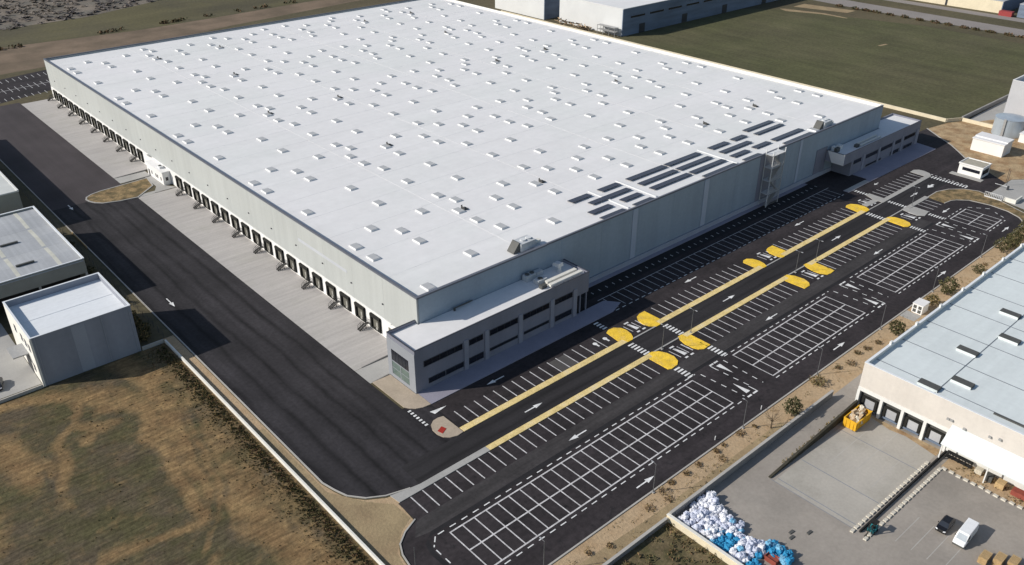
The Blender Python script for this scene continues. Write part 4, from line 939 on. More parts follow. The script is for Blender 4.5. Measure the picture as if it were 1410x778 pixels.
for (x,y,l) in ((16.6,-79.2,'short dark plank lying on the yard ground near the bags'),(15.6,-79.9,'second dark plank lying on the yard ground beside the first'),(18.7,-81.2,'small dark offcut lying alone on the open yard')):
    b=MB(); b.hexa([(x-.6,y-.25,0),(x+.5,y-.35,0),(x+.6,y+.2,0),(x-.5,y+.25,0),(x-.55,y-.2,.14),(x+.5,y-.3,.14),(x+.55,y+.2,.14),(x-.45,y+.22,.14)]); tag(b.build('plank',M['hvac_dark']),l,'plank')

# yellow skip with waste
t=empty('waste_skip',(50.6,-71.6,0),'orange-yellow open waste skip beside the first depot dock','skip')
xa,xb,ya,yb=47.8,53.4,-73.1,-70.5
b=MB()
b.hexa([(xa,ya,.15),(xa+.1,ya,.15),(xa+.1,yb,.15),(xa,yb,.15),(xa-.12,ya,2.1),(xa+.0,ya,2.1),(xa,yb,2.1),(xa-.12,yb,2.1)])
b.box(xa+.1,ya,.15,xb,ya+.1,2.1); b.box(xa+.1,yb-.1,.15,xb,yb,2.1); b.box(xb-.1,ya+.1,.15,xb,yb-.1,2.1); b.box(xa+.1,ya+.1,.15,xb-.1,yb-.1,.3)
for k in range(6): b.box(xa+.3+k*.95,ya-.08,.2,xa+.42+k*.95,ya-.002,2.0); b.box(xa-.14,0,0,xa-.13,0,0) if False else None
for k in range(3): b.box(xa-.16,ya+.5+k*.75,.3,xa-.03,ya+.6+k*.75,1.9)
b.build('body',M['skip_yellow'],t)
b=MB(); b.box(xa,ya+.4,0,xb,ya+.6,.148); b.box(xa,yb-.6,0,xb,yb-.4,.148); b.build('runner',M['hvac_dark'],t)
b=MB(); b.box(xa-.14,ya-.12,2.102,xb+.04,ya+.12,2.2); b.box(xa-.14,yb-.12,2.102,xb+.04,yb+.04,2.2); b.box(xa-.14,ya+.122,2.103,xa+.04,yb-.122,2.2); b.build('rim',M['skip_yellow'],t)
b=MB()
for k in range(46):
    x=random.uniform(xa+.7,xb-.4);y=random.uniform(ya+.5,yb-.5);z=random.uniform(.8,1.9)+.6*(1-abs((x-50.6)/3)); s=random.uniform(.3,.65); v=[Vector((random.uniform(-s,s),random.uniform(-s,s),random.uniform(-.25,.25)))for _ in range(2)]
    a=Vector((random.uniform(-1,1),random.uniform(-1,1),random.uniform(-.4,.4))).normalized(); u=a.orthogonal().normalized()*s; w=a.cross(u).normalized()*s*.8; a*=s*.35; c=Vector((x,y,z))
    b.hexa([c-u-w-a,c+u-w-a,c+u+w-a,c-u+w-a,c-u-w+a,c+u-w+a,c+u+w+a,c-u+w+a],random.choice((0,0,1)))
tag(b.build('cardboard_waste',[M['cardboard'],M['cardboard_pale']]),'jumbled heap of tan cardboard waste filling the yellow skip','waste')

# stored goods under the canopy
def crate(x,y,sx,sy,h,m,l,cat='crate'):
    t=empty('storage_crate',(x,y,0),l,cat); b=MB(); b.box(x-sx,y-sy,.14,x+sx,y+sy,h); b.build('box',M[m],t); b=MB()
    for k in (-1,0,1): b.box(x-sx,y+k*sy*.8-.06,0,x+sx,y+k*sy*.8+.06,.138)
    b.build('pallet',M['pallet_wood'],t)
crate(53.2,-95.4,.7,.6,1.3,'hvac_dark','dark crate under the depot canopy edge'); crate(53.0,-97.4,.8,.7,1.2,'pallet_wood','ochre wooden crate under the canopy next to the dark crate'); crate(53.0,-100.6,.7,1.3,1.1,'rust','long dark red crate furthest right under the canopy'); crate(53.8,-93.4,.6,.6,1.0,'cardboard_pale','small pale carton stack under the canopy')
t=empty('roller_cage',(54,-89.4,0),'long dark wheeled cage rack standing under the near canopy edge','rack')
b=MB()
for k in range(5): b.box(53.6,-92+k*1.1,0.1,53.7,-91.9+k*1.1,1.2); b.box(54.4,-92+k*1.1,.1,54.5,-91.9+k*1.1,1.2)
b.box(53.6,-92,.2,54.5,-87.5,.3); b.box(53.6,-92,1.1,54.5,-87.5,1.2); b.build('frame',M['black_line'],t)
# pallet stacks bottom right
for i,(x,y,n,l) in enumerate(((33.9,-102.6,9,'leftmost stack of tan wooden pallets at the lower right corner'),(35.2,-104.3,9,'middle stack of tan wooden pallets at the lower right corner'),(36.4,-106.0,8,'rightmost stack of tan wooden pallets at the lower right corner'))):
    t=empty('pallet_stack',(x,y,0),l,'pallets'); 
    for k in range(n):
        b=MB(); z=k*.15; a=random.uniform(-.06,.06)
        for q in range(6): b.box(x-1.1+a,y-.62+q*.22,z+.09,x+1.1+a,y-.46+q*.22,z+.12)
        for q in (-1,0,1): b.box(x-.1+q*.95+a,y-.6,z+.004,x+.1+q*.95+a,y+.62,z+.088)
        b.build('pallet',M['pallet_wood'],t)
# ------------------------------------------------------------------ vehicles
def loft(b,secs,mi=None):
    n=len(secs[0])
    for a,c in zip(secs[:-1],secs[1:]):
        for i in range(n):
            j=(i+1)%n; b.face([a[i],a[j],c[j],c[i]],mi)
    b.face(secs[0][::-1],mi); b.face(secs[-1],mi)
def wheels(t,xs,w,r):
    for x in xs:
        for s in (-1,1):
            b=MB(); b.tube((x,s*(w-.2),r),(x,s*w,r),r,n=16); o=b.build('wheel',M['tyre'],t); e=MB(); e.tube((x,s*(w+.001),r),(x,s*(w+.012),r),r*.6,n=12); e.build('rim',M['rim'],o)
def car(loc,rz,lab='black parked hatchback beside the white van in the depot yard'):
    t=empty('parked_car',(0,0,0),lab,'car')
    b=MB(); prof=[(-2.05,.32,.55,.78),(-1.95,.28,.80,.83),(-1.2,.25,.92,.86),(-.9,.25,.97,.87),(.9,.25,.98,.87),(1.7,.26,.97,.86),(2.02,.32,.90,.80),(2.08,.38,.62,.76)]
    secs=[]
    for x,z0,z1,w in prof: secs.append([(x,-w*.9,z0),(x,w*.9,z0),(x,w,z0+.2),(x,w,z1-.12),(x,w*.9,z1),(x,-w*.9,z1),(x,-w,z1-.12),(x,-w,z0+.2)])
    loft(b,secs); o=b.build('body',M['car_black'],t,smooth=False,bevel=.03)
    b=MB(); top=1.46
    b.hexa([(-1.15,-.78,.95),(1.85,-.76,.95),(1.85,.76,.95),(-1.15,.78,.95),(-.35,-.6,top),(1.35,-.6,top-.03),(1.35,.6,top-.03),(-.35,.6,top)]); b.build('window_band',M['car_glass'],t)
    b=MB(); b.hexa([(-.42,-.62,top-.02),(1.42,-.62,top-.05),(1.42,.62,top-.05),(-.42,.62,top-.02),(-.30,-.56,top+.04),(1.3,-.56,top+.01),(1.3,.56,top+.01),(-.30,.56,top+.04)]); b.build('roof_panel',M['car_black'],t)
    for s in (-1,1):
        b=MB(); b.hexa([(-2.09,s*.45,.62),(-2.02,s*.45,.62),(-1.9,s*.8,.64),(-1.98,s*.8,.64),(-2.07,s*.45,.78),(-1.98,s*.45,.80),(-1.85,s*.8,.82),(-1.95,s*.8,.80)]); b.build('headlight',M['headlight'],t)
        b=MB(); b.box(2.0,s*.55,.7,2.07,s*.78,.86); b.build('tail_light',M['lamp_red'],t)
        b=MB(); b.box(-.75,s*.9,.95,-.55,s*1.02,1.08); b.build('mirror',M['car_black'],t)
    wheels(t,(-1.3,1.25),.83,.31); t.rotation_euler=(0,0,rz); t.location=loc
def van(loc,rz):
    t=empty('delivery_van',(0,0,0),'white panel van parked next to the black hatchback in the depot yard','van')
    b=MB(); prof=[(-2.75,.35,.75,.84),(-2.65,.32,1.0,.90),(-2.15,.3,1.22,.94),(-1.45,.3,2.05,.94),(-1.2,.3,2.22,.94),(2.6,.3,2.25,.94),(2.72,.34,2.15,.93)]
    secs=[]
    for x,z0,z1,w in prof: secs.append([(x,-w*.95,z0),(x,w*.95,z0),(x,w,z0+.2),(x,w,min(1.2,z1-.1)),(x,w*.90,z1-.02),(x,w*.80,z1),(x,-w*.80,z1),(x,-w*.90,z1-.02),(x,-w,min(1.2,z1-.1)),(x,-w,z0+.2)])
    loft(b,secs); b.build('body',M['car_white'],t,bevel=.03)
    b=MB(); b.hexa([(-2.16,-.78,1.24),(-2.14,-.78,1.22),(-2.14,.78,1.22),(-2.16,.78,1.24),(-1.5,-.7,2.03),(-1.47,-.7,2.0),(-1.47,.7,2.0),(-1.5,.7,2.03)]); b.build('windscreen',M['screen_sheen'],t)
    for s in (-1,1):
        b=MB(); b.hexa([(-1.75,s*.93,1.25),(-.7,s*.945,1.25),(-.7,s*.95,1.25),(-1.75,s*.94,1.25),(-1.35,s*.88,1.85),(-.7,s*.885,1.9),(-.7,s*.90,1.9),(-1.35,s*.895,1.85)]); b.build('side_window',M['car_glass'],t)
        b=MB(); b.box(-2.70,s*.5,.78,-2.6,s*.84,.98); b.build('headlight',M['headlight'],t)
        b=MB(); b.box(2.68,s*.8,.8,2.74,s*.92,1.3); b.build('tail_light',M['lamp_red'],t)
        b=MB(); b.box(-1.7,s*.98,1.2,-1.55,s*1.14,1.5); b.build('mirror',M['hvac_dark'],t)
    b=MB(); b.box(-2.84,-.86,.34,-2.70,.86,.58); b.build('bumper',M['hvac_dark'],t)
    wheels(t,(-1.75,1.6),.9,.34); t.rotation_euler=(0,0,rz); t.location=loc
car((36.4,-95.3,0),.02); car((-69.2,49.6,0),1.3,'dark parked car in the pale factory yard at the left edge'); van((36.3,-98.5,0),.03)
t=empty('forklift',(26.6,-87.9,0),'small teal forklift standing at the end of the black rail','forklift')
b=MB(); b.box(25.9,-88.4,.3,27.3,-87.3,.9); b.hexa([(26.7,-88.35,.9),(27.4,-88.35,.9),(27.4,-87.35,.9),(26.7,-87.35,.9),(26.8,-88.3,1.3),(27.35,-88.3,1.25),(27.35,-87.4,1.25),(26.8,-87.4,1.3)]); b.build('body',M['teal'],t)
b=MB()
for x,y in ((26.0,-88.35),(26.0,-87.4),(27.2,-88.35),(27.2,-87.4)): b.tube((x,y,.9),(x+.05,y,2.1),.05,n=6)
b.box(25.95,-88.4,2.1,27.3,-87.35,2.18); b.build('overhead_guard',M['black_line'],t)
b=MB(); b.box(25.6,-88.2,.1,25.72,-88.08,2.6); b.box(25.6,-87.65,.1,25.72,-87.53,2.6); b.box(25.58,-88.2,1.2,25.6,-87.5,1.3); b.build('mast',M['black_line'],t)
for s in (-88.15,-87.6):
    b=MB(); b.box(24.5,s-.06,.1,25.58,s+.06,.16); b.build('fork',M['black_line'],t)
for x in (26.15,27.1):
    for y in (-88.5,-87.3):
        b=MB(); b.tube((x,y,.28),(x,y+.12,.28),.28,n=12); b.build('wheel',M['tyre'],t)
b=MB(); b.box(26.3,-88.1,.9,26.75,-87.6,1.25); b.build('seat',M['black_line'],t)

# ------------------------------------------------------------------ lamp posts
def lamp(x,y,h,dirs,lab):
    t=empty('lamp_post',(x,y,0),lab,'lamp post','lamp posts around the car park')
    b=MB(); b.tube((x,y,0),(x,y,h),.08,.05,n=8); b.build('pole',M['pole_grey'],t)
    b=MB(); b.box(x-.25,y-.25,0,x+.25,y+.25,.16); b.build('base',M['concrete'],t)
    for d in dirs:
        b=MB(); b.tube((x,y,h-.06),(x,y+d*.6,h+.05),.035,n=6); a=b.build('arm',M['pole_grey'],t)
        e=MB(); e.box(x-.11,y+d*.55,h+.02,x+.11,y+d*1.05,h+.10); e.build('lamp_head',M['lamp_head'],a)
xs=(-19.2,6.8,33,59.2,85.6,111.2,138.6)
for i,x in enumerate(xs): lamp(x,-58.3,6.4,(1,),'thin grey lamp post on the sandy verge kerb, %s from the left'%ORD[i])
lamp(-34.6,-46.2,6.4,(),'thin grey lamp post at the curved lower left end of the car park')
for i,x in enumerate((42.4,52.4,94.8,104.2,156.8)): lamp(x,-30.8,6.0,(1,-1),'grey lamp post on the kerb of the central access road, %s from the near end'%ORD[i])
b=MB(); b.tube((26.2,-56.9,0),(26.2,-56.9,.9),.09,n=8); tag(b.build('bollard',M['steel_white']),'small white bollard near the sandy verge in the lower lane','bollard')
b=MB(); b.tube((40.5,-57.3,0),(40.5,-57.3,.9),.09,n=8); tag(b.build('bollard',M['steel_white']),'small white bollard near the verge by the bare tree','bollard')

# ------------------------------------------------------------------ kiosk, gatehouse and things by the entrance
t=empty('utility_kiosk',(99.6,-60.4,0),'white utility kiosk with four dark vents on the sandy verge','kiosk')
b=MB(); b.box(98.4,-61.6,0,101.6,-59.2,2.3); b.build('cabinet',M['dock_white'],t); b=MB(); b.box(98.3,-61.7,2.3,101.7,-59.1,2.42); b.build('roof',M['roof_white'],t)
for yy in (-61.35,-60.2):
    for z in (.25,1.25): b=MB(); b.box(98.36,yy,z,98.397,yy+.75,z+.8); b.build('vent',M['hvac_dark'],t)
b=MB(); b.rect(94.6,-61.8,98.2,-58.25,-.001); struct(b.build('kiosk_pad',M['concrete']))
t=empty('gatehouse',(196,-31.5,0),'small white gatehouse with dark window band and gravel roof at the site entrance','gatehouse')
b=MB(); b.box(192.9,-35.4,0,199.0,-28.2,3.5); b.build('wall',M['dock_white'],t); b=MB(); b.box(193.2,-35.1,3.5,198.7,-28.5,3.6); b.build('roof',M['roof_gravel'],t)
b=MB(); b.box(192.7,-35.6,3.3,192.95,-28.0,3.75); b.box(192.96,-35.6,3.5,199.2,-35.35,3.75); b.box(192.96,-28.25,3.5,199.2,-28.0,3.75); b.box(198.95,-35.34,3.5,199.2,-28.26,3.74); b.build('parapet',M['dock_white'],t)
b=MB(); b.box(192.84,-34.8,1.5,192.897,-29.4,2.5); w=b.build('window',M['glass_dark'],t); b=MB()
for k in range(4): b.box(192.80,-34.8+1.35*k,1.5,192.838,-34.72+1.35*k,2.5)
b.build('frame',M['frame_grey'],w)
b=MB(); b.box(193.6,-35.46,1.0,198.2,-35.403,2.6); b.build('window',M['glass_dark'],t)
b=MB(); b.prism([(190.6,-26.6),(192.8,-26.6),(192.8,-36.6),(190.6,-36.6)],-.02,.14); struct(b.build('pavement',M['concrete']))
t=empty('substation',(221,-26.8,0),'plain white block-shaped substation on the brown dirt near the entrance','substation')
b=MB(); b.box(217.6,-32,0,224.6,-21.7,4.1); b.build('wall',M['dock_white'],t); b=MB(); b.box(217.4,-32.2,4.1,219.6,-21.5,4.4); b.box(219.602,-32.2,4.1,224.8,-21.5,4.75); b.build('roof',M['roof_white'],t)
t=empty('water_tank',(243.5,-23.5,0),'round grey steel water tank behind the white substation','tank')
b=MB(); b.tube((243.5,-23.5,0),(243.5,-23.5,6.2),5.0,n=40); b.build('shell',M['tank_metal'],t,smooth=False); b=MB(); b.tube((243.5,-23.5,6.2),(243.5,-23.5,6.9),5.1,1.2,n=40); b.build('cover',M['tank_metal'],t)
b=MB(); b.box(238.1,-24.0,0,238.25,-23.2,6.6); b.build('ladder',M['galv'],t)
t=empty('pump_house',(240,-31.5,0),'small pale pump house beside the grey water tank','hut')
b=MB(); b.box(238,-34,0,243,-29.5,3.0); b.build('wall',M['dock_white'],t); b=MB(); b.box(237.8,-34.2,3.0,243.2,-29.3,3.25); b.build('roof',M['roof_white'],t)
t=empty('grey_plant_building',(300,-40,0),'tall grey industrial building at the right edge behind the water tank','factory')
x0,x1,y0,y1,h=263.8,360,-80,-14.1,13.85
b=MB(); b.box(x0,y0,0,x0+.4,y1,h-.05); b.box(x0+.4,y1-.4,0,x1,y1,h-.05); b.box(x1-.4,y0,0,x1,y1-.4,h-.05); b.build('wall',M['silo_wall'],t); b=MB(); b.box(x0+.4,y0,11.8,x1-.4,y1-.4,12.2); b.build('roof',M['roof_white'],t); b=MB(); b.box(x0-.05,y0,h-.05,x0+.45,y1+.05,h+.05); b.box(x0+.452,y1-.45,h-.05,x1,y1+.05,h+.048); b.build('coping',M['roof_white'],t)
b=MB(); b.box(246.2,-6.6,0,300,-6.0,1.6); tag(b.build('wall',M['wall_grey_block']),'dark grey block wall between the green meadow and the pale yard','wall')
b=MB(); b.box(245.8,-17.5,0,246.2,-6.6,1.3); tag(b.build('wall',M['wall_cream']),'short cream wall closing the pale yard by the dirt lot','wall')
b=MB(); b.hexa([(240,-3.0,0),(240.35,-3.0,0),(240.35,250,0),(240,250,0),(240,-3.0,1.3),(240.35,-3.0,1.3),(240.35,250,1.3),(240,250,1.3)]); b.hexa([(240.36,-3.3,0),(246,-6.3,0),(246,-6.0,0),(240.36,-3.0,0),(240.36,-3.3,1.25),(246,-6.3,1.25),(246,-6.0,1.25),(240.36,-3.0,1.25)]); tag(b.build('wall',M['wall_cream']),'long cream wall along the edge of the green meadow behind the warehouse','wall')
# entrance gate
t=empty('sliding_gate',(180.4,-44.5,0),'white barred sliding gate beside the curved verge at the entrance','gate')
b=MB(); b.box(180.0,-47,0,180.3,-42.0,.35)
for k in range(11): b.box(180.1,-47+.5*k,.35,180.18,-46.92+.5*k,1.6)
b.box(180.08,-47,1.6,180.2,-42,1.7); b.build('frame',M['steel_white'],t)
b=MB(); b.box(181.0,-50.6,0,181.4,-47.2,1.2); b.box(181.41,-50.6,0,186,-50.2,1.2); tag(b.build('wall',M['wall_bright']),'low white angled entrance wall next to the sliding gate','wall')
t=empty('barrier_post',(190.5,-44.6,0),'small dark access barrier post on the entrance pavement','barrier'); b=MB(); b.box(190.3,-44.9,0,190.8,-44.4,1.2); b.build('cabinet',M['frame_grey'],t); b=MB(); b.box(190.35,-44.38,.95,190.45,-40.8,1.05); b.build('arm',M['steel_white'],t)
t=empty('gate_portal',(195,-42.3,0),'thin dark flagpole pair behind the entrance pavement','poles')
b=MB(); b.tube((194,-43,0),(194,-43,5),.06,n=6); b.tube((196,-42,0),(196,-42,5),.06,n=6); b.build('pole',M['frame_grey'],t)

# ------------------------------------------------------------------ far buildings
def hall(name,x0,y0,x1,y1,h,lab,side,front,roof,cat='warehouse'):
    t=empty(name,((x0+x1)/2,(y0+y1)/2,0),lab,cat)
    b=MB(); b.box(x0,y0+.02,0,x0+.4,y1,h); b.box(x0+.4,y1-.4,0,x1,y1,h); b.build('side_wall',M[side],t)
    b=MB(); b.box(x0+.02,y0,0,x1,y0+.4-.4+.018,h-.01) if False else b.box(x0+.01,y0-.4,0,x1,y0,h-.01); b.build('front_wall',M[front],t)
    b=MB(); b.box(x0-.1,y0-.5,h,x1,y1+.1,h+.3); b.build('roof',M[roof],t)
    return t
t=hall('distant_warehouse',246,221,330,262,16,'white-sided warehouse with dark blue end behind the far roof edge','far_wall_white','far_wall_blue','roof_white')
t=hall('distant_warehouse',249,166.9,420,212,13.4,'long distant warehouse with white end and dark blue flank above the meadow','far_wall_white','far_wall_blue','roof_white')
for k in range(9):
    b=MB(); b.box(255+k*15,166.44,8.4-.0,266+k*15,166.495,9.3); b.build('window',M['glass_dark'],t)
for x in (262,297,333,372):
    b=MB(); b.box(x,166.44,0,x+4.5,166.495,4.6); b.build('door',M['frame_grey'],t)
t=hall('boundary_depot',452,62,520,118,6.5,'low cream-walled depot beyond the road at the top right','wall_cream','far_wall_blue','metal_roof','depot')
b=MB(); b.box(451.9,92.4,0,451.997,93.6,6.4); b.build('door',M['frame_grey'],t)
t=hall('boundary_depot',452,119.5,520,170,6.5,'second low cream depot beyond the road at the top edge','wall_cream','far_wall_blue','metal_roof','depot')
t=hall('boundary_depot',449,-30,530,52,7,'dark blue low depot beyond the road at the top right corner','far_wall_blue','far_wall_blue','metal_roof','depot')
b=MB(); b.box(446.5,54,0,450,61,2.6); tag(b.build('parked_trailer',M['crimson']),'dark red trailer parked by the low depots at the top right','trailer')
b=MB(); b.box(399,168,0,408,178,3.2); tag(b.build('site_cabin',M['roof_white']),'small white cabin beside the far road at the top edge','cabin')
# rubble and stored material beside the distant warehouses
t=empty('timber_pile',(247,200,0),'grey-brown heap of scrap timber beside the distant white warehouse end','pile')
b=MB()
for k in range(40):
    y=random.uniform(186,210);x=245.2+random.uniform(-1.6,2.2);l=random.uniform(1,2.6);z=random.uniform(0,2.2); a=random.uniform(0,3.1)
    b.tube((x-l*math.cos(a),y-l*math.sin(a),z),(x+l*math.cos(a),y+l*math.sin(a),z+random.uniform(.2,1)),.25,n=5,mi=random.choice((0,1)))
b.build('timber',[M['cardboard'],M['bark']],t)
t=empty('yard_frame',(246,173,0),'open grey steel storage frame against the distant warehouse end','rack')
b=MB()
for y in (168,172,176,180): b.box(245,y,0,245.2,y+.2,4.5); b.box(247.6,y,0,247.8,y+.2,4.5)
b.box(245,168,4.3,247.8,180.2,4.5); b.box(245,168,2.2,247.8,180.2,2.35); b.build('frame',M['galv'],t)

# ------------------------------------------------------------------ trees and shrubs
def crown(b,x,y,z,rx,ry,rz,n,s,mis,seed=0,gap=.1):
    k=0
    while k<n:
        v=Vector((random.gauss(0,1),random.gauss(0,1),random.gauss(0,1))).normalized(); r=random.uniform(.35,1)**.5
        r*=1+.38*noise.noise((v.x*1.8+seed,v.y*1.8,v.z*1.8))
        if noise.noise((v.x*2.6+seed*3,v.y*2.6,v.z*2.6+r*1.5))<-.22-gap*0: k+=1; continue
        c=Vector((x+v.x*rx*r,y+v.y*ry*r,max(.04,z+v.z*rz*r))); q=s*random.uniform(.6,1.3)
        a=Vector((random.uniform(-1,1),random.uniform(-1,1),random.uniform(-.6,.6))).normalized(); u=a.orthogonal().normalized()*q; w=a.cross(u).normalized()*q*.6
        b.face([c-u-w*.4,c-w,c+u+w*.2,c+w*.9],random.choice(mis)); k+=1
def tree(x,y,h,rx,lab,mis,group=None,n=520,s=.24,bare=False,name='tree',cat='tree',z0=None):
    t=empty(name,(x,y,0),lab,cat,group)
    b=MB(); zt=h*.45; b.tube((x,y,-.02),(x+.05,y,zt),.05+h*.022,.03+h*.012,n=7)
    nb=9 if bare else 5
    for k in range(nb):
        a=6.28*k/nb+random.uniform(-.3,.3); z1=h*random.uniform(.25,.45); l=rx*random.uniform(.6,1.0); e=(x+l*math.cos(a),y+l*math.sin(a),h*random.uniform(.6,.98)); b.tube((x,y,z1),e,.02+h*.008,.012,n=5)
        if bare:
            for q in range(5):
                f=random.uniform(.4,1); p=Vector((x,y,z1)).lerp(Vector(e),f); b.tube(p,p+Vector((random.uniform(-.7,.7),random.uniform(-.7,.7),random.uniform(.2,.9))),.016,.008,n=4)
    b.build('trunk',M['bark'],t)
    b=MB(); crown(b,x,y,h*.58,rx,rx,h*.44,n,s,(0,1) ,seed=x); b.build('crown',[M[mis[0]],M[mis[1]]],t)
def shrub(x,y,r,h,lab,mis,group=None,n=170,s=.2):
    t=empty('shrub',(x,y,0),lab,'shrub',group)
    b=MB()
    for k in range(4): a=1.57*k+x; b.tube((x,y,-.02),(x+r*.5*math.cos(a),y+r*.5*math.sin(a),h*.6),.035,.012,n=5)
    b.build('stems',M['bark'],t)
    b=MB(); crown(b,x,y,h*.5,r,r,h*.55,n,s,(0,1),seed=x*1.3); b.build('foliage',[M[mis[0]],M[mis[1]]],t)
tree(43.1,-62.4,4.2,1.7,'dark green bushy tree on the verge beside the bare tree',('leaf_dark','leaf_mid'),n=900)
tree(37.0,-61.8,4.6,2.0,'bare leafless tree on the sandy verge left of the dark bushy tree',('leaf_brown','leaf_ash'),n=90,s=.10,bare=True)
tree(85.8,-61.8,3.8,1.7,'olive green bush-like tree on the verge left of the white kiosk',('leaf_dark','leaf_mid'),n=800)
tree(104.9,-61.0,2.6,1.6,'low brown-green bush on the verge right of the white kiosk',('leaf_mid','leaf_dry'),n=500)
tree(112.4,-61.2,4.4,2.1,'largest rounded green tree on the verge right of the white kiosk',('leaf_dark','leaf_mid'),n=1100)
shrub(56.4,-60.0,1.7,1.6,'loose grey-green shrub on the verge near the depot corner',('leaf_mid','leaf_dry'),n=380)
shrub(129.5,-61.4,1.6,2.0,'dark shrub by the depot wall along the middle of the far verge',('leaf_dark','leaf_mid'),n=420)
for i,x in enumerate((145.5,149.5,153.5,158,163)): tree(x,-61.2+random.uniform(-.6,.6),3.4+random.uniform(-.4,.6),2.2,'green hedge tree, %s from the left in the row at the right frame edge'%ORD[i],('leaf_dark','leaf_mid'),'hedge trees at the right end of the verge',n=700)
gx=((8.3,-59.4),(11.0,-58.9),(14.8,-59.2),(18.2,-59.0),(23.6,-59.1),(26.0,-58.9),(31.1,-59.0),(34.9,-59.6))
for i,(x,y) in enumerate(gx): shrub(x,y,random.uniform(.45,1.15),random.uniform(.3,.6),'low grey-brown dry shrub along the verge kerb, %s from the left'%ORD[i],('leaf_brown','leaf_dry'),'dry shrubs along the verge kerb',n=random.randint(90,190),s=.15)
for i,(x,y) in enumerate(((64.5,-59.9),(67.9,-60.9),(72.8,-59.9),(75.9,-60.3),(79.9,-60.8))): shrub(x,y,random.uniform(.5,1.2),random.uniform(.4,.8),'dark reddish shrub on the verge opposite the depot, %s from the left'%ORD[i],('leaf_brown','leaf_mid'),'reddish shrubs on the verge opposite the depot',n=170,s=.16)
for x,y,l in ((3.4,-60.5,'spindly dark shrub on the wide sandy verge above the yard corner'),(7.4,-61.2,'second spindly dark shrub right of the first on the sandy verge'),(22.7,-61,'small lone weed tuft on the sandy verge near the white bollard'),(-7.8,-61.7,'larger weed patch on the sandy verge at the bottom edge'),(-11.4,-60.4,'smaller weed patch on the sandy verge at the bottom edge'),(118,-60.9,'rust brown shrub on the verge right of the largest green tree'),(135,-60.9,'brown shrub on the narrow verge beside the depot wall')): shrub(x,y,random.uniform(.5,1.0),.5,l,('leaf_brown','leaf_dry'),n=110,s=.15)
b=MB()
for k in range(700):
    x=random.uniform(-18,165);y=random.uniform(-63.4,-58.9)
    if noise.noise((x*.12,y*.3,6))<.02: continue
    crown(b,x,y,.08,.3,.3,.18,5,.12,(0,1,1))
struct(b.build('dry_grass',[M['leaf_mid'],M['leaf_dry']]),'stuff')
# hedge plants left of the dock road
for i,(x,y) in enumerate(((-39.2,58),(-39.6,54.5),(-39.0,50.5),(-40.2,47.4))): shrub(x,y,1.4,2.0,'dark yellow-green shrub beside the white factory wall, %s from the back'%ORD[i],('leaf_dark','leaf_dry'),'shrubs beside the white factory wall',n=330,s=.24)
for i,y in enumerate((66,70,75,81,87,93,99,105,110,116,122)): shrub(-38.6+random.uniform(-.5,.5),y,1.3,1.6,'dark shrub behind the wire fence of the dock road, %s from the near end'%ORD[i],('leaf_dark','leaf_mid'),'shrubs behind the wire fence',n=240,s=.25)
# hedge pieces along the far road
for i in range(14):
    y=30+7.8*i+random.uniform(-1.5,1.5); x=400+random.uniform(-.6,.6)
    t=empty('hedge',(x,y,0),'low dark hedge piece at the far edge of the green meadow, %s from the right'%ORD[i],'hedge','hedge pieces along the far meadow edge')
    b=MB(); crown(b,x,y,.6,.9,random.uniform(2.2,3.6),random.uniform(.6,1.1),170,.45,(0,1),seed=x+y); b.build('foliage',[M['leaf_dark'],M['leaf_brown']],t)
    b=MB(); b.tube((x,y,-.02),(x,y,.7),.12,.05,n=5); b.build('stems',M['bark'],t)
# yard brush at the lower edge and weeds by the depot
b=MB()
for k in range(420):
    x=random.uniform(-26,3);y=random.uniform(-84,-65)
    if noise.noise((x*.3,y*.3,2))<-.05: continue
    crown(b,x,y,.25,.5,.5,.45,12,.22,(0,1,2,3))
for k in range(90): crown(b,random.uniform(51,54.6),random.uniform(-112,-90),.15,.4,.4,.3,8,.16,(1,2,2))
for k in range(26): crown(b,random.uniform(30,54),-68.9+random.uniform(-.15,.35),.3,.5,.35,.5,9,.2,(1,2))
struct(b.build('brush',[M['leaf_dark'],M['leaf_mid'],M['leaf_dry'],M['leaf_brown']]),'stuff')
b=MB()
for k in range(2300):
    x=random.uniform(-110,145);y=random.uniform(384,600); 
    lim=388+max(0,(x-40))*.32
    if y<lim: continue
    d=noise.noise((x*.03,y*.03,5)); r=random.uniform(1.4,3.0)
    mis=(0,0,0,1) if d<-.02 or y<lim+22+14*d else (1,1,2)
    for q in range(11):
        a=random.uniform(0,6.28); e=r*random.uniform(0,1); cx,cy,cz=x+e*math.cos(a),y+e*math.sin(a),random.uniform(.15,.3+.28*r)*(1.25-.5*e/r); w=random.uniform(.55,1.15); t1,t2=random.uniform(-.35,.35),random.uniform(-.35,.35); a2=random.uniform(0,6.28)
        b.face([(cx+w*math.cos(a2+k2*1.57),cy+w*math.sin(a2+k2*1.57)*.8,cz+t1*math.cos(k2*1.57)+t2*math.sin(k2*1.57)) for k2 in range(4)],random.choice(mis))
struct(b.build('scrub_wood',[M['leaf_blue'],M['leaf_ash'],M['scrub_soil']]),'stuff')
b=MB()
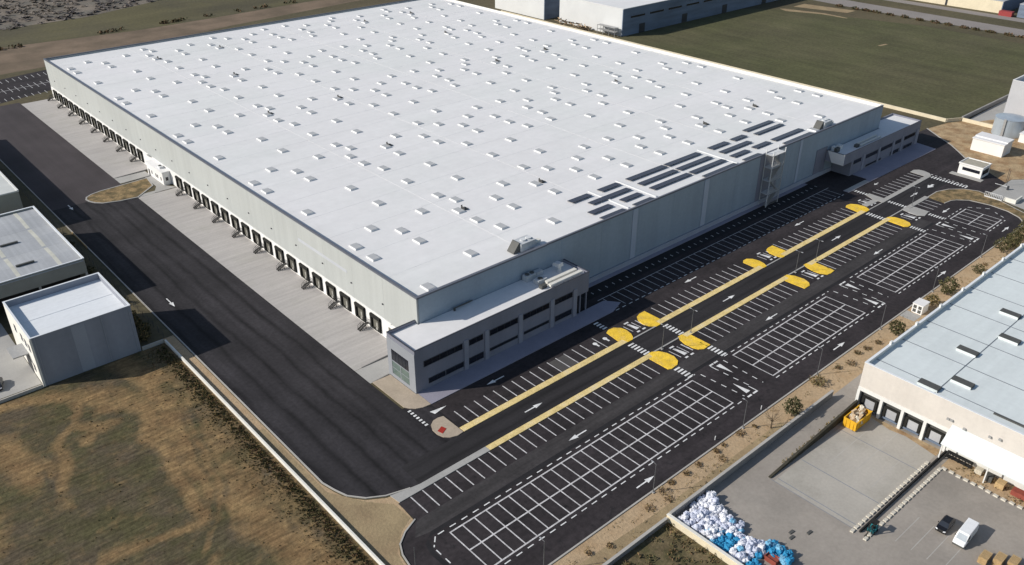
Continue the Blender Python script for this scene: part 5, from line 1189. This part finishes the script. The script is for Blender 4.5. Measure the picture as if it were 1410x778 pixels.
for k in range(260):
    x=random.uniform(-40,180); y=345+x*.045+random.uniform(-1.5,1.5)
    if noise.noise((x*.06,0,3))<.05: continue
    crown(b,x,y,.5,1.2,.9,.9,9,.6,(0,1))
struct(b.build('ditch_weeds',[M['leaf_brown'],M['leaf_dark']]),'stuff')

# ------------------------------------------------------------------ camera, light, render
cd=bpy.data.cameras.new('camera'); cam=bpy.data.objects.new('camera',cd); COL.objects.link(cam)
cd.sensor_width=36; cd.lens=1171.5545820365742*36/1410; cd.clip_start=1; cd.clip_end=6000
from mathutils import Matrix
r=(0.747271923625214,-0.6645155440612707,0.0019400676342951563);u=(0.32480341779064087,0.3677971561586372,0.8713368990884852);f=(0.5797304649170946,0.6504954601091174,-0.490681408272656)
cam.matrix_world=Matrix(((r[0],u[0],-f[0],-84.58703127136936),(r[1],u[1],-f[1],-124.19827253972419),(r[2],u[2],-f[2],103.40589154060038),(0,0,0,1)))
scene.camera=cam
EL=math.atan(1/1.625); az=math.atan2(-.84,1.39)   # light travels towards (1.38,-.92)
d=Vector((math.cos(EL)*math.cos(az),math.cos(EL)*math.sin(az),-math.sin(EL)))
sd=bpy.data.lights.new('sun','SUN'); sd.energy=SUN; sd.angle=R(.53); sd.color=(1,.945,.86)
so=bpy.data.objects.new('sun',sd); COL.objects.link(so); so.rotation_euler=d.to_track_quat('-Z','Y').to_euler(); so.location=(-200,200,300)
wd=bpy.data.worlds.new('World'); scene.world=wd; wd.use_nodes=True; nt=wd.node_tree
sk=nt.nodes.new('ShaderNodeTexSky'); sk.sky_type='NISHITA'; sk.sun_disc=False; sk.sun_elevation=EL; sk.sun_rotation=math.atan2(-d.x,-d.y); sk.altitude=300; sk.air_density=1.2; sk.dust_density=1.0
bg=nt.nodes['Background']; bg.inputs['Strength'].default_value=SKY; nt.links.new(sk.outputs[0],bg.inputs[0])
scene.render.engine='CYCLES'
vs=scene.view_settings; vs.view_transform='Standard'; vs.look='None'; vs.gamma=1; vs.exposure=EXPO; vs.use_curve_mapping=False
scene.render.resolution_x=1024; scene.render.resolution_y=565
